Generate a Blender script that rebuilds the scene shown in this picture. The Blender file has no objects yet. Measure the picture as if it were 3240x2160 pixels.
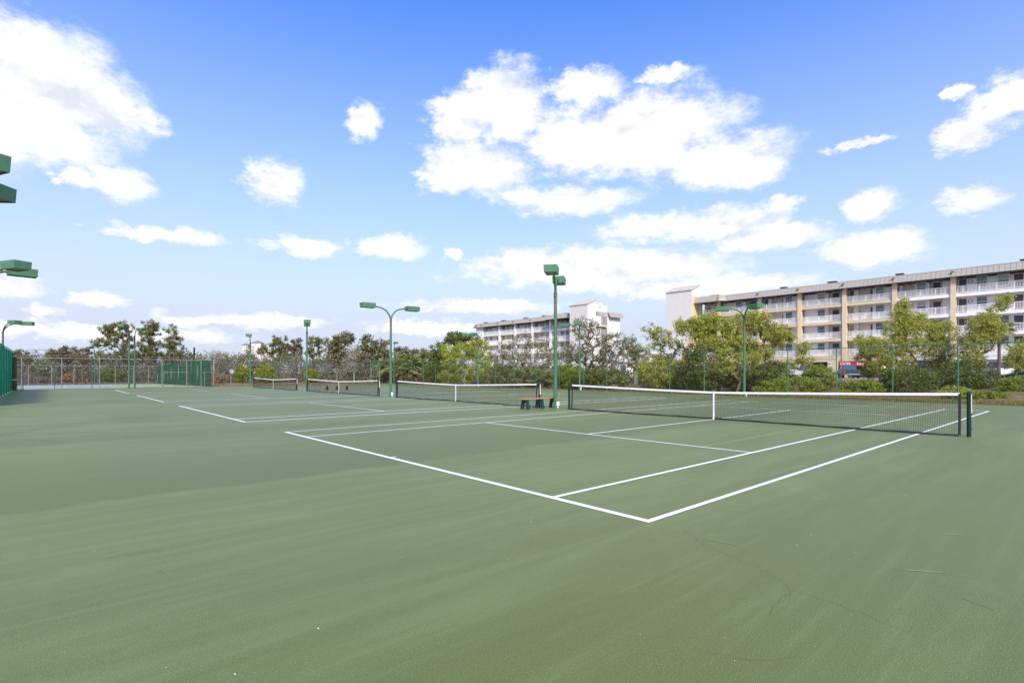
import bpy, bmesh, math, random
import numpy as np
from mathutils import Vector, Matrix
random.seed(7)
RNG = np.random.default_rng(11)
S = bpy.context.scene
COL = S.collection
R = math.radians
# ------------------------------------------------------------------ camera
F = 1664.84            # focal length in pixels of a 3240 px wide picture
EYE = 1.5207
HOR = 1180.0           # row of the horizon
cam_d = bpy.data.cameras.new('camera'); cam = bpy.data.objects.new('camera', cam_d); COL.objects.link(cam)
cam_d.sensor_width = 36; cam_d.lens = F/3240*36; cam_d.shift_y = (HOR-1080)/3240
cam_d.clip_start = 0.05; cam_d.clip_end = 9000
cam.location = (0, 0, EYE); cam.rotation_euler = (R(90), 0, 0)
S.camera = cam
# ------------------------------------------------------------------ world and sun
SUN_AZ, SUN_EL = 171.0, 40.0          # degrees clockwise from the view direction, and above the horizon
W = bpy.data.worlds.new('World'); S.world = W; W.use_nodes = True
wn = W.node_tree; wn.nodes.clear()
def WN(t, **k):
    n = wn.nodes.new(t)
    for a, b in k.items(): setattr(n, a, b)
    return n
def WL(a, b): wn.links.new(a, b)
wout = WN('ShaderNodeOutputWorld'); wbg = WN('ShaderNodeBackground'); wbg.inputs['Strength'].default_value = 0.1
W.cycles.sampling_method = 'MANUAL'; W.cycles.sample_map_resolution = 512
WL(wbg.outputs[0], wout.inputs[0])
sky = WN('ShaderNodeTexSky', sky_type='NISHITA', sun_disc=False)
sky.sun_elevation = R(SUN_EL); sky.sun_rotation = R(SUN_AZ)
sky.air_density = 1.0; sky.dust_density = 0.2; sky.ozone_density = 2.0; sky.altitude = 0
hs = WN('ShaderNodeHueSaturation'); hs.inputs['Saturation'].default_value = 1.08; hs.inputs['Value'].default_value = 1.0
tint = WN('ShaderNodeMix', data_type='RGBA', blend_type='MULTIPLY'); tint.inputs[0].default_value = 1; tint.inputs[7].default_value = (.70, .87, 1.34, 1)
WL(sky.outputs[0], tint.inputs[6]); WL(tint.outputs[2], hs.inputs['Color'])
geo = WN('ShaderNodeTexCoord'); sep = WN('ShaderNodeSeparateXYZ'); WL(geo.outputs['Generated'], sep.inputs[0])
def WM(op, a, b=None, c=None, **k):
    n = WN('ShaderNodeMath', operation=op, **k)
    for i, v in enumerate((a, b, c)):
        if v is None: continue
        if isinstance(v, (int, float)): n.inputs[i].default_value = v
        else: WL(v, n.inputs[i])
    return n.outputs[0]
az = WM('ARCTAN2', sep.outputs[0], sep.outputs[1]); el = WM('ARCSINE', sep.outputs[2])
hz = WM('POWER', WM('MULTIPLY_ADD', el, -1/R(33), 38/33, use_clamp=True), 1.4)      # pale sea haze thickening towards the horizon
hzm = WN('ShaderNodeMix', data_type='RGBA'); WL(hz, hzm.inputs[0]); WL(hs.outputs[0], hzm.inputs[6]); hzm.inputs[7].default_value = (2.85, 3.18, 3.9, 1)
q = WN('ShaderNodeCombineXYZ'); WL(az, q.inputs[0]); WL(el, q.inputs[1])
def wnoise(scale, detail, rough, stretch):
    m = WN('ShaderNodeVectorMath', operation='MULTIPLY'); m.inputs[1].default_value = (1, stretch, 1); WL(q.outputs[0], m.inputs[0])
    n = WN('ShaderNodeTexNoise'); n.inputs['Scale'].default_value = scale; n.inputs['Detail'].default_value = detail; n.inputs['Roughness'].default_value = rough
    WL(m.outputs[0], n.inputs['Vector']); return n
nA = wnoise(8, 14, .69, 1.8); nB = wnoise(30, 6, .62, 1.6); nC = wnoise(5.5, 3, .5, 2.0)
m_ = WN('ShaderNodeVectorMath', operation='MULTIPLY_ADD'); m_.inputs[1].default_value = (1, 1.8, 1); m_.inputs[2].default_value = (0, .055, 0); WL(q.outputs[0], m_.inputs[0])
nD = WN('ShaderNodeTexNoise'); nD.inputs['Scale'].default_value = 8; nD.inputs['Detail'].default_value = 6; nD.inputs['Roughness'].default_value = .6; WL(m_.outputs[0], nD.inputs['Vector'])
wv = WN('ShaderNodeVectorMath', operation='MULTIPLY_ADD'); WL(nB.outputs['Color'], wv.inputs[0]); wv.inputs[1].default_value = (.08, .04, 0); 
wv2 = WN('ShaderNodeVectorMath', operation='ADD'); WL(q.outputs[0], wv2.inputs[0]); WL(wv.outputs[0], wv2.inputs[1]); wv.inputs[2].default_value = (-.04, -.02, 0)
Q = wv2.outputs[0]
CL = [(110,255,250,150),(310,330,150,100),(150,430,220,70),(-120,300,250,190),(430,372,80,36),
 (370,580,110,50),(250,565,60,26),(865,583,88,60),(1150,385,50,44),
 (1590,335,118,92),(1450,375,90,62),(1400,570,80,34),(1530,520,150,72),(2010,430,280,105),(1820,440,170,80),(2290,500,170,66),(2400,530,90,46),
 (1860,275,125,46),(2090,240,80,18),(1790,632,190,40),(3050,432,85,40),(3210,310,120,62),(3035,292,45,18),(2720,455,95,13),
 (2755,650,85,38),(3060,632,115,40),(2480,645,50,22),(2180,715,250,45),(2440,745,170,40),(2760,785,170,52),(1900,850,370,60),(1640,830,140,36),(2230,905,330,32),
 (510,742,190,20),(960,780,110,28),(1230,785,100,30),(1440,806,30,16),(40,905,100,42),(290,950,95,22),(160,992,60,20),
 (1520,970,230,20),(300,1050,420,24),(800,1015,240,20),(1350,1035,170,20),(2700,960,300,26)]
blobs = []
for (px, py, hx, hy) in CL:
    x = (px-1620)/F; z = (HOR-py)/F
    a = math.atan2(x, 1); e = math.atan(z/math.sqrt(1+x*x))
    blobs.append((a, e, hx/F*math.cos(a)**2, hy/F*math.cos(a)))
rs = random.Random(5)
for i in range(20):                                   # the same kind of clouds go on round the rest of the sky
    a = R(rs.uniform(52, 308)); a = a-2*math.pi if a > math.pi else a
    e = R(rs.uniform(5, 62)); w = rs.uniform(.05, .2)
    blobs.append((a, e, w/max(.3, math.cos(e)), w*rs.uniform(.25, .5)))
cur = None
for (a, e, wa, we) in blobs:
    m = WN('ShaderNodeVectorMath', operation='MULTIPLY_ADD'); WL(Q, m.inputs[0])
    m.inputs[1].default_value = (1/wa, 1/we, 0); m.inputs[2].default_value = (-a/wa, -e/we, 0)
    l = WN('ShaderNodeVectorMath', operation='LENGTH'); WL(m.outputs[0], l.inputs[0])
    cur = l.outputs['Value'] if cur is None else WM('SMOOTH_MIN', cur, l.outputs['Value'], .25)
nz = WM('SUBTRACT', nA.outputs['Fac'], .5)
dn = WM('SUBTRACT', WM('MULTIPLY_ADD', WM('SUBTRACT', nB.outputs['Fac'], .5), .9, WM('MULTIPLY_ADD', nz, 2.2, 1.18)), cur)
dens = WN('ShaderNodeMapRange', interpolation_type='SMOOTHSTEP'); WL(dn, dens.inputs[0])
dens.inputs[1].default_value = -.26; dens.inputs[2].default_value = .6
cc = WN('ShaderNodeMapRange'); WL(WM('ADD', WM('MULTIPLY', WM('SUBTRACT', nA.outputs['Fac'], nD.outputs['Fac']), 1.1), WM('MULTIPLY', nC.outputs['Fac'], .6)), cc.inputs[0]); cc.inputs[1].default_value = .06; cc.inputs[2].default_value = .28
cmix = WN('ShaderNodeMix', data_type='RGBA'); WL(cc.outputs[0], cmix.inputs[0])
cmix.inputs[6].default_value = (3.25, 3.4, 3.8, 1); cmix.inputs[7].default_value = (4.4, 4.4, 4.4, 1)
wm = WN('ShaderNodeMix', data_type='RGBA'); WL(dens.outputs[0], wm.inputs[0]); WL(hzm.outputs[2], wm.inputs[6]); WL(cmix.outputs[2], wm.inputs[7])
WL(wm.outputs[2], wbg.inputs[0])
sd = bpy.data.lights.new('sun', 'SUN'); sun = bpy.data.objects.new('sun', sd); COL.objects.link(sun)
sd.energy = 2.3; sd.angle = R(14); sd.color = (1, .90, .75)
_d = Vector((math.sin(R(SUN_AZ))*math.cos(R(SUN_EL)), math.cos(R(SUN_AZ))*math.cos(R(SUN_EL)), math.sin(R(SUN_EL))))
sun.rotation_euler = _d.to_track_quat('Z', 'Y').to_euler(); sun.location = (20, -20, 60)
S.view_settings.view_transform = 'Standard'; S.view_settings.look = 'None'; S.view_settings.exposure = 1.3; S.view_settings.gamma = 1
S.view_settings.use_curve_mapping = False
S.render.engine = 'CYCLES'
S.cycles.max_bounces = 8; S.cycles.transparent_max_bounces = 16; S.cycles.diffuse_bounces = 5
# ------------------------------------------------------------------ frames and helpers
YAW = -0.846; CX, CY = -3.0817, -4.5837
cyw, syw = math.cos(YAW), math.sin(YAW)
RZ = math.pi/2 + YAW                     # a thing turned by RZ has local x across the nets' end line and local y along the nets
def C(a, b, z=0.0):                      # court coordinates (a along a net, b along the sidelines) -> world
    dx = -(a-CX); dy = b-CY
    return Vector((dx*cyw-dy*syw, dx*syw+dy*cyw, z))
def at(px, D, row=None, z=0.0):          # a spot D metres ahead, px columns across in the picture
    return Vector(((px-1620)/F*D, D, z if row is None else EYE-(row-HOR)/F*D))
def uncourt(v):
    dx = v.x*cyw+v.y*syw; dy = -v.x*syw+v.y*cyw
    return (CX-dx, CY+dy)
def far_b(a): return 29.3+.06*a          # the far fence line
def ssm(t): t = max(0, min(1, t)); return t*t*(3-2*t)
def ground_z(v):
    a, b = uncourt(v); return -.03+.85*ssm((b-34.5)/16)
def col_on_line(px, a0, b0, a1, b1):     # spot on a court-frame line that is seen at column px
    lo, hi = 0.0, 1.0
    f = lambda t: (lambda p: p.x-(px-1620)/F*p.y)(C(a0+(a1-a0)*t, b0+(b1-b0)*t))
    flo = f(lo)
    for _ in range(60):
        m = (lo+hi)/2
        if (f(m) > 0) == (flo > 0): lo = m
        else: hi = m
    return (a0+(a1-a0)*lo, b0+(b1-b0)*lo)

class MB:
    def __init__(s): s.v = []; s.f = []
    def add(s, vs, fs):
        n = len(s.v); s.v += [tuple(v) for v in vs]; s.f += [tuple(i+n for i in f) for f in fs]; return s
    def box(s, c, d, M=None):
        x, y, z = (k/2 for k in d)
        vs = [Vector((i*x, j*y, k*z)) for i in (-1, 1) for j in (-1, 1) for k in (-1, 1)]
        if M is not None: vs = [M @ v for v in vs]
        c = Vector(c); vs = [v+c for v in vs]
        return s.add(vs, [(0,1,3,2),(4,6,7,5),(0,4,5,1),(2,3,7,6),(0,2,6,4),(1,5,7,3)])
    def rng(s, x0, x1, y0, y1, z0, z1): return s.box(((x0+x1)/2, (y0+y1)/2, (z0+z1)/2), (abs(x1-x0), abs(y1-y0), abs(z1-z0)))
    def tube(s, pts, r, n=8, caps=True):
        pts = [Vector(p) for p in pts]; rr = r if isinstance(r, (list, tuple)) else [r]*len(pts)
        vs = []; fs = []; ref = None
        for i, p in enumerate(pts):
            d = (pts[min(i+1, len(pts)-1)]-pts[max(i-1, 0)])
            if d.length < 1e-9: d = Vector((0, 0, 1))
            d.normalize()
            if ref is None: ref = d.orthogonal().normalized()
            ref = (ref-d*ref.dot(d)); ref = ref.normalized() if ref.length > 1e-6 else d.orthogonal().normalized()
            b = d.cross(ref)
            for k in range(n):
                t = 2*math.pi*k/n; vs.append(p+(ref*math.cos(t)+b*math.sin(t))*rr[i])
        for i in range(len(pts)-1):
            for k in range(n):
                a = i*n+k; b_ = i*n+(k+1) % n; fs.append((a, b_, b_+n, a+n))
        if caps: fs += [tuple(range(n-1, -1, -1)), tuple(range(len(vs)-n, len(vs)))]
        return s.add(vs, fs)
    def prism(s, poly, axis, a0, a1):     # a polygon in the other two axes pushed along one axis
        def mk(u, v, a): return {'x': (a, u, v), 'y': (u, a, v), 'z': (u, v, a)}[axis]
        n = len(poly); vs = [mk(u, v, a0) for u, v in poly]+[mk(u, v, a1) for u, v in poly]
        fs = [tuple(range(n)), tuple(range(2*n-1, n-1, -1))]+[(i, i+n, (i+1) % n+n, (i+1) % n) for i in range(n)]
        return s.add(vs, fs)
    def mesh(s, name, smooth=False):
        me = bpy.data.meshes.new(name); me.from_pydata(s.v, [], s.f); me.validate(); 
        bm = bmesh.new(); bm.from_mesh(me); bmesh.ops.recalc_face_normals(bm, faces=bm.faces); bm.to_mesh(me); bm.free()
        if smooth:
            me.polygons.foreach_set('use_smooth', [True]*len(me.polygons)); me.set_sharp_from_angle(angle=R(40))
        return me
    def build(s, name, mat, parent=None, smooth=False, bevel=0):
        o = bpy.data.objects.new(name, s.mesh(name, smooth)); COL.objects.link(o)
        if mat: o.data.materials.append(mat)
        if parent: o.parent = parent
        if bevel:
            m = o.modifiers.new('bevel', 'BEVEL'); m.width = bevel; m.segments = 2; m.limit_method = 'ANGLE'
        return o
def tag(o, label, cat, group=None, kind=None):
    if label: o['label'] = label
    if cat: o['category'] = cat
    if group: o['group'] = group
    if kind: o['kind'] = kind
    return o
def thing(name, label, cat, loc=(0, 0, 0), rz=0.0, group=None):
    o = bpy.data.objects.new(name, None); COL.objects.link(o); o.empty_display_size = .2
    o.location = loc; o.rotation_euler = (0, 0, rz)
    return tag(o, label, cat, group)
def dup(o, loc, rz, label, parent=None):
    c = o.copy(); COL.objects.link(c); c.parent = parent
    if parent is None: c.location = loc; c.rotation_euler = (0, 0, rz); c['label'] = label
    for ch in o.children: dup(ch, None, None, None, c)
    return c
def share(name, me, parent, loc, rz=0.0, scale=None):
    o = bpy.data.objects.new(name, me); COL.objects.link(o); o.parent = parent; o.location = loc; o.rotation_euler = (0, 0, rz)
    if scale: o.scale = scale
    return o
# ------------------------------------------------------------------ materials
def newmat(name):
    m = bpy.data.materials.new(name); m.use_nodes = True; nt = m.node_tree
    return m, nt, nt.nodes['Principled BSDF'], nt.nodes['Material Output']
def nd(nt, t, **k):
    n = nt.nodes.new(t)
    for a, b in k.items(): setattr(n, a, b)
    return n
def col4(c): return (c[0], c[1], c[2], 1)
def noise(nt, scale, detail=4, rough=.55, vec=None, stretch=None):
    n = nd(nt, 'ShaderNodeTexNoise'); n.inputs['Scale'].default_value = scale; n.inputs['Detail'].default_value = detail; n.inputs['Roughness'].default_value = rough
    if vec is None: vec = nd(nt, 'ShaderNodeTexCoord').outputs['Object']
    if stretch:
        m = nd(nt, 'ShaderNodeVectorMath', operation='MULTIPLY'); m.inputs[1].default_value = stretch; nt.links.new(vec, m.inputs[0]); vec = m.outputs[0]
    nt.links.new(vec, n.inputs['Vector']); return n
def mixc(nt, fac, a, b, mode='MIX'):
    n = nd(nt, 'ShaderNodeMix', data_type='RGBA', blend_type=mode)
    for i, v in ((0, fac), (6, a), (7, b)):
        if isinstance(v, (int, float)): n.inputs[i].default_value = v
        elif isinstance(v, (tuple, list)): n.inputs[i].default_value = col4(v)
        else: nt.links.new(v, n.inputs[i])
    return n.outputs[2]
def rampf(nt, fac, lo, hi, a=0.0, b=1.0):
    n = nd(nt, 'ShaderNodeMapRange'); nt.links.new(fac, n.inputs[0])
    for i, v in ((1, lo), (2, hi), (3, a), (4, b)): n.inputs[i].default_value = v
    return n.outputs[0]
def mth(nt, op, a, b=None):
    n = nd(nt, 'ShaderNodeMath', operation=op)
    for i, v in enumerate((a, b)):
        if v is None: continue
        if isinstance(v, (int, float)): n.inputs[i].default_value = v
        else: nt.links.new(v, n.inputs[i])
    return n.outputs[0]
def plain(name, c, rough=.6, var=.12, scale=6, metal=0, bump=0, spec=.4, dirt=None):
    m, nt, b, o = newmat(name)
    n = noise(nt, scale, 5, .6)
    cc = mixc(nt, rampf(nt, n.outputs['Fac'], .3, .7), tuple(k*(1-var) for k in c), tuple(min(1, k*(1+var)) for k in c))
    if dirt:
        n2 = noise(nt, scale*.35, 6, .7); cc = mixc(nt, rampf(nt, n2.outputs['Fac'], .55, .72, 0, .7), cc, dirt)
    nt.links.new(cc, b.inputs['Base Color']); b.inputs['Roughness'].default_value = rough; b.inputs['Metallic'].default_value = metal
    b.inputs['Specular IOR Level'].default_value = spec
    if bump:
        bp = nd(nt, 'ShaderNodeBump'); bp.inputs['Strength'].default_value = bump; bp.inputs['Distance'].default_value = .02
        nt.links.new(n.outputs['Fac'], bp.inputs['Height']); nt.links.new(bp.outputs[0], b.inputs['Normal'])
    return m
def siding(name, c, pitch=.2, var=.05):
    m, nt, b, o = newmat(name)
    tc = nd(nt, 'ShaderNodeTexCoord'); sp = nd(nt, 'ShaderNodeSeparateXYZ'); nt.links.new(tc.outputs['Object'], sp.inputs[0])
    fr = mth(nt, 'FRACT', mth(nt, 'DIVIDE', sp.outputs[2], pitch))
    n = noise(nt, 1.3, 5, .6); n2 = noise(nt, 2.5, 4, .6, stretch=(1, 1, .15))
    cc = mixc(nt, n.outputs['Fac'], tuple(k*(1-var) for k in c), tuple(k*(1+var) for k in c))
    cc = mixc(nt, rampf(nt, n2.outputs['Fac'], .5, .8, 0, .25), cc, tuple(k*.72 for k in c))
    cc = mixc(nt, rampf(nt, fr, 0, .12, .35, 0), cc, tuple(k*.55 for k in c))
    nt.links.new(cc, b.inputs['Base Color']); b.inputs['Roughness'].default_value = .65
    bp = nd(nt, 'ShaderNodeBump'); bp.inputs['Strength'].default_value = .6; bp.inputs['Distance'].default_value = .02
    nt.links.new(mth(nt, 'SUBTRACT', 1.0, fr), bp.inputs['Height']); nt.links.new(bp.outputs[0], b.inputs['Normal'])
    return m
def leafmat(name, a, b_, trans=.35, c=None):
    m, nt, b, o = newmat(name); nt.nodes.remove(b)
    g = nd(nt, 'ShaderNodeNewGeometry')
    cr = nd(nt, 'ShaderNodeValToRGB'); e = cr.color_ramp.elements; e[0].color = col4(a); e[1].color = col4(b_)
    if c: k = e.new(.9); k.color = col4(c); e[-1].position = .86; 
    nt.links.new(g.outputs['Random Per Island'], cr.inputs[0])
    d = nd(nt, 'ShaderNodeBsdfDiffuse'); t = nd(nt, 'ShaderNodeBsdfTranslucent'); gl = nd(nt, 'ShaderNodeBsdfGlossy'); gl.inputs['Roughness'].default_value = .45
    nt.links.new(cr.outputs[0], d.inputs[0]); nt.links.new(cr.outputs[0], t.inputs[0]); gl.inputs[0].default_value = (.5, .5, .5, 1)
    m1 = nd(nt, 'ShaderNodeMixShader'); m1.inputs[0].default_value = trans; nt.links.new(d.outputs[0], m1.inputs[1]); nt.links.new(t.outputs[0], m1.inputs[2])
    m2 = nd(nt, 'ShaderNodeMixShader'); m2.inputs[0].default_value = .012; nt.links.new(m1.outputs[0], m2.inputs[1]); nt.links.new(gl.outputs[0], m2.inputs[2])
    nt.links.new(m2.outputs[0], o.inputs[0]); return m
def glassmat(name, c, rough=.08):
    m, nt, b, o = newmat(name); b.inputs['Base Color'].default_value = col4(c); b.inputs['Roughness'].default_value = rough; b.inputs['Specular IOR Level'].default_value = .8
    return m
def screenmat(name, c, open_=.0, rib=.06):
    m, nt, b, o = newmat(name)
    tc = nd(nt, 'ShaderNodeTexCoord'); sp = nd(nt, 'ShaderNodeSeparateXYZ'); nt.links.new(tc.outputs['Object'], sp.inputs[0])
    n = noise(nt, 2.2, 5, .65); n2 = noise(nt, 5, 3, .5, stretch=(1, 1, .15))
    cc = mixc(nt, rampf(nt, n.outputs['Fac'], .3, .75), tuple(k*.8 for k in c), tuple(k*1.25 for k in c))
    fr = mth(nt, 'FRACT', mth(nt, 'DIVIDE', sp.outputs[2], rib))
    cc = mixc(nt, rampf(nt, fr, .25, .4, .55, 0), cc, tuple(k*.5 for k in c))
    cc = mixc(nt, rampf(nt, n2.outputs['Fac'], .55, .75, 0, .4), cc, tuple(k*1.5 for k in c))
    nt.links.new(cc, b.inputs['Base Color']); b.inputs['Roughness'].default_value = .75
    tl = nd(nt, 'ShaderNodeBsdfTranslucent'); nt.links.new(cc, tl.inputs[0]); mt = nd(nt, 'ShaderNodeMixShader'); mt.inputs[0].default_value = .5      # sunlight glows through the weave
    nt.links.new(b.outputs[0], mt.inputs[1]); nt.links.new(tl.outputs[0], mt.inputs[2]); nt.links.new(mt.outputs[0], o.inputs[0])
    if open_:
        tr = nd(nt, 'ShaderNodeBsdfTransparent'); mx = nd(nt, 'ShaderNodeMixShader')
        w = noise(nt, 1.1, 4, .6); nt.links.new(rampf(nt, w.outputs['Fac'], .35, .7, open_*.6, open_*1.3), mx.inputs[0])
        nt.links.new(mt.outputs[0], mx.inputs[1]); nt.links.new(tr.outputs[0], mx.inputs[2]); nt.links.new(mx.outputs[0], o.inputs[0])
    return m
def courtmat(name, base, near=True):
    m, nt, b, o = newmat(name)
    tc = nd(nt, 'ShaderNodeTexCoord'); O = tc.outputs['Object']; sp = nd(nt, 'ShaderNodeSeparateXYZ'); nt.links.new(O, sp.inputs[0])
    k = lambda s: tuple(c*s for c in base) if s < 1 else (base[0]*s, base[1]*s, base[2]*s+.03*(s-1)/.3)
    # squeegee streaks run along the sidelines (object x), soft bands across them
    n1 = noise(nt, 1.0, 6, .62, O, (.11, 1.35, 1)); n2 = noise(nt, .12, 4, .55, O, (.6, 1.3, 1)); n3 = noise(nt, 2.6, 5, .65, O, (.09, 1.2, 1))
    n4 = noise(nt, 70, 2, .6, O); n5 = noise(nt, 125, 2, .6, O); n6 = noise(nt, 7, 5, .65, O, (.07, 1, 1))
    c = mixc(nt, rampf(nt, n1.outputs['Fac'], .36, .64), k(.77), k(1.22))
    c = mixc(nt, rampf(nt, n3.outputs['Fac'], .45, .72, 0, .55), c, k(1.3))
    c = mixc(nt, rampf(nt, n2.outputs['Fac'], .45, .6, 0, .75), c, k(.78))
    c = mixc(nt, rampf(nt, n6.outputs['Fac'], .38, .56, .45, 0), c, k(.72))
    c = mixc(nt, rampf(nt, n6.outputs['Fac'], .54, .7, 0, .4), c, k(1.3))
    if near:
        # a worn damp-looking strip with one crisp ragged edge, and fainter ones further on
        nw = noise(nt, .9, 4, .6, O, (.8, .8, 1)); yy = mth(nt, 'ADD', sp.outputs[1], rampf(nt, nw.outputs['Fac'], .2, .8, -.32, .32))
        for (e0, e1, s) in ((4.75, 9.6, .95), (11.6, 14.2, .7), (-6.0, -3.5, .35)):
            up = rampf(nt, yy, e0-.05, e0+.06); dn_ = rampf(nt, yy, e0+.9, e1, 1, 0)
            c = mixc(nt, mth(nt, 'MULTIPLY', mth(nt, 'MULTIPLY', up, dn_), s), c, k(.64))
        # pale scuffs
        sc = noise(nt, .55, 6, .7, O, (.9, 1.4, 1)); c = mixc(nt, rampf(nt, sc.outputs['Fac'], .58, .72, 0, .5), c, k(1.5))
        v = nd(nt, 'ShaderNodeTexVoronoi'); v.inputs['Scale'].default_value = 5.0; nt.links.new(O, v.inputs['Vector'])
        c = mixc(nt, mth(nt, 'LESS_THAN', v.outputs['Distance'], .010), c, (.75, .74, .66))
    c = mixc(nt, rampf(nt, n4.outputs['Fac'], .3, .7, .0, .5), c, k(.8))
    c = mixc(nt, rampf(nt, n5.outputs['Fac'], .58, .72, .0, .8), c, k(2.0))
    c = mixc(nt, rampf(nt, n5.outputs['Fac'], .28, .42, .75, 0), c, k(.40))
    nt.links.new(c, b.inputs['Base Color']); b.inputs['Roughness'].default_value = .55; b.inputs['Specular IOR Level'].default_value = .45
    b.inputs['Sheen Weight'].default_value = .09; b.inputs['Sheen Roughness'].default_value = .4; b.inputs['Sheen Tint'].default_value = (1, .95, .48, 1); b.inputs['Specular Tint'].default_value = (1, .96, .58, 1)
    ad = mth(nt, 'ADD', n4.outputs['Fac'], n5.outputs['Fac'])
    bp = nd(nt, 'ShaderNodeBump'); bp.inputs['Strength'].default_value = .5; bp.inputs['Distance'].default_value = .004
    nt.links.new(ad, bp.inputs['Height']); nt.links.new(bp.outputs[0], b.inputs['Normal'])
    return m
def groundmat():
    m, nt, b, o = newmat('ground_sand_grass')
    g = nd(nt, 'ShaderNodeNewGeometry'); O = g.outputs['Position']
    n1 = noise(nt, .22, 6, .65, O); n2 = noise(nt, 1.5, 6, .7, O); n3 = noise(nt, 9, 4, .7, O)
    c = mixc(nt, rampf(nt, n1.outputs['Fac'], .38, .6), (.30, .20, .12), (.17, .15, .06))
    c = mixc(nt, rampf(nt, n2.outputs['Fac'], .45, .62), c, (.13, .14, .045))
    c = mixc(nt, rampf(nt, n2.outputs['Fac'], .62, .7, 0, .8), c, (.46, .36, .26))
    c = mixc(nt, rampf(nt, n3.outputs['Fac'], .35, .65, .5, 0), c, (.1, .075, .04))
    nt.links.new(c, b.inputs['Base Color']); b.inputs['Roughness'].default_value = .95; b.inputs['Specular IOR Level'].default_value = .1
    bp = nd(nt, 'ShaderNodeBump'); bp.inputs['Strength'].default_value = .6; bp.inputs['Distance'].default_value = .06
    nt.links.new(n3.outputs['Fac'], bp.inputs['Height']); nt.links.new(bp.outputs[0], b.inputs['Normal'])
    return m
M = {}
M['court'] = courtmat('court_green', (.138, .172, .040))
M['court_pale'] = courtmat('court_pale_grey_green', (.36, .44, .37), False)
M['court_lime'] = courtmat('court_light_green', (.34, .44, .22), False)
M['ground'] = groundmat()
M['asphalt'] = plain('parking_asphalt', (.30, .265, .25), .9, .18, 2.5, bump=.3, spec=.15)
M['kerb'] = plain('kerb_concrete', (.42, .33, .27), .9, .2, 3)
M['line'] = plain('line_paint', (.80, .80, .76), .6, .08, 20, dirt=(.42, .46, .36))
M['scuff'] = plain('pale_scuff', (.20, .24, .10), .8, .2, 9)
M['lime_line'] = plain('lime_line_paint', (.34, .42, .15), .6, .1, 9)
M['crack'] = plain('crack_dark', (.085, .105, .035), .9)
M['green_pole'] = plain('green_pole_paint', (.06, .155, .085), .42, .16, 5, dirt=(.10, .12, .06))
M['green_head'] = plain('green_lamp_paint', (.075, .19, .10), .45, .12, 4)
M['rust'] = plain('rusty_steel', (.16, .12, .07), .8, .4, 12)
M['lens'] = plain('lamp_lens', (.30, .27, .20), .35, .2, 8)
M['fence_green'] = plain('fence_post_green', (.035, .17, .085), .4, .15, 5, dirt=(.15, .25, .18))
M['wire_green'] = plain('fence_wire_dark_green', (.012, .017, .012), .5)
M['wire_grey'] = plain('fence_wire_galvanised', (.07, .075, .07), .45, metal=.3)
M['wire_dark'] = plain('fence_wire_weathered', (.05, .04, .03), .6)
M['galv'] = plain('galvanised_pipe', (.40, .41, .40), .5, .15, 5, metal=.1, dirt=(.24, .29, .26))
M['rail_rust'] = plain('weathered_rail', (.20, .13, .10), .7, .3, 4)
M['net'] = plain('net_cord', (.012, .013, .013), .8)
M['band'] = plain('net_band_white', (.78, .78, .76), .7, .06, 7, bump=.3, dirt=(.55, .56, .55))
M['band_dark'] = plain('net_band_black', (.018, .019, .024), .75, .3, 9, bump=.6)
M['net_post'] = plain('net_post_green', (.006, .03, .017), .3, .12, 6)
M['screen'] = screenmat('windscreen_teal', (.02, .42, .26), .16, .075)
M['screen_open'] = screenmat('windscreen_thin_green', (.014, .17, .085), .46, .09)
M['olive'] = plain('olive_canvas', (.10, .105, .045), .85, .3, 3, dirt=(.28, .27, .18))
M['plank'] = plain('bench_plank_wood', (.44, .20, .085), .55, .18, 5)
M['plastic'] = plain('bench_leg_plastic', (.018, .045, .04), .4, .2, 8)
M['white'] = plain('white_paint', (.76, .76, .75), .5, .05, 2)
M['tan'] = siding('tan_siding', (.66, .54, .34))
M['tan_flat'] = plain('tan_fascia', (.62, .51, .33), .6, .06, 2)
M['fascia_white'] = plain('pale_grey_fascia', (.82, .79, .76), .6, .05, 2)
M['grey_siding'] = siding('pale_grey_siding', (.76, .715, .67))
M['white_siding'] = siding('white_siding', (.76, .74, .72), .22)
M['tower_siding'] = siding('tower_pale_siding', (.70, .66, .62), .25)
M['roof_metal'] = plain('beige_roof_metal', (.37, .34, .285), .5, .07, 1.5, dirt=(.30, .275, .235))
M['tower_roof'] = plain('pale_tower_roof_metal', (.52, .48, .42), .5, .06, 1.5)
M['soffit'] = plain('dark_open_soffit', (.16, .145, .13), .9)
M['rail'] = plain('white_railing', (.86, .84, .80), .45, .04, 3)
M['frame'] = plain('window_frame_white', (.72, .72, .70), .5, .04, 3)
M['glass'] = glassmat('window_glass', (.05, .09, .12))
M['blind'] = plain('drawn_blind', (.42, .41, .39), .5, .1, 4)
M['dark_door'] = plain('dark_door', (.085, .075, .075), .5, .2, 3)
M['wood_door'] = plain('raw_plywood_door', (.45, .26, .10), .6, .2, 3)
M['vent'] = plain('roof_vent_dark', (.10, .075, .06), .7)
M['black'] = plain('black_rubber', (.015, .015, .016), .8)
M['red'] = plain('red_banner', (.45, .025, .04), .6, .08, 2)
M['navy'] = plain('navy_sign', (.02, .03, .07), .6)
M['storefront'] = plain('dark_storefront', (.035, .035, .04), .3)
M['orange'] = plain('orange_boom_paint', (.75, .28, .03), .5, .1, 4)
M['blue'] = plain('blue_grey_cabinet', (.10, .17, .30), .6)
M['car_dark'] = plain('charcoal_car_paint', (.035, .045, .055), .25, .1, 2, spec=.6)
M['car_silver'] = plain('silver_car_paint', (.55, .57, .57), .3, .05, 2, spec=.6)
M['car_white'] = plain('white_car_paint', (.75, .76, .76), .3, .04, 2, spec=.6)
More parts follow.
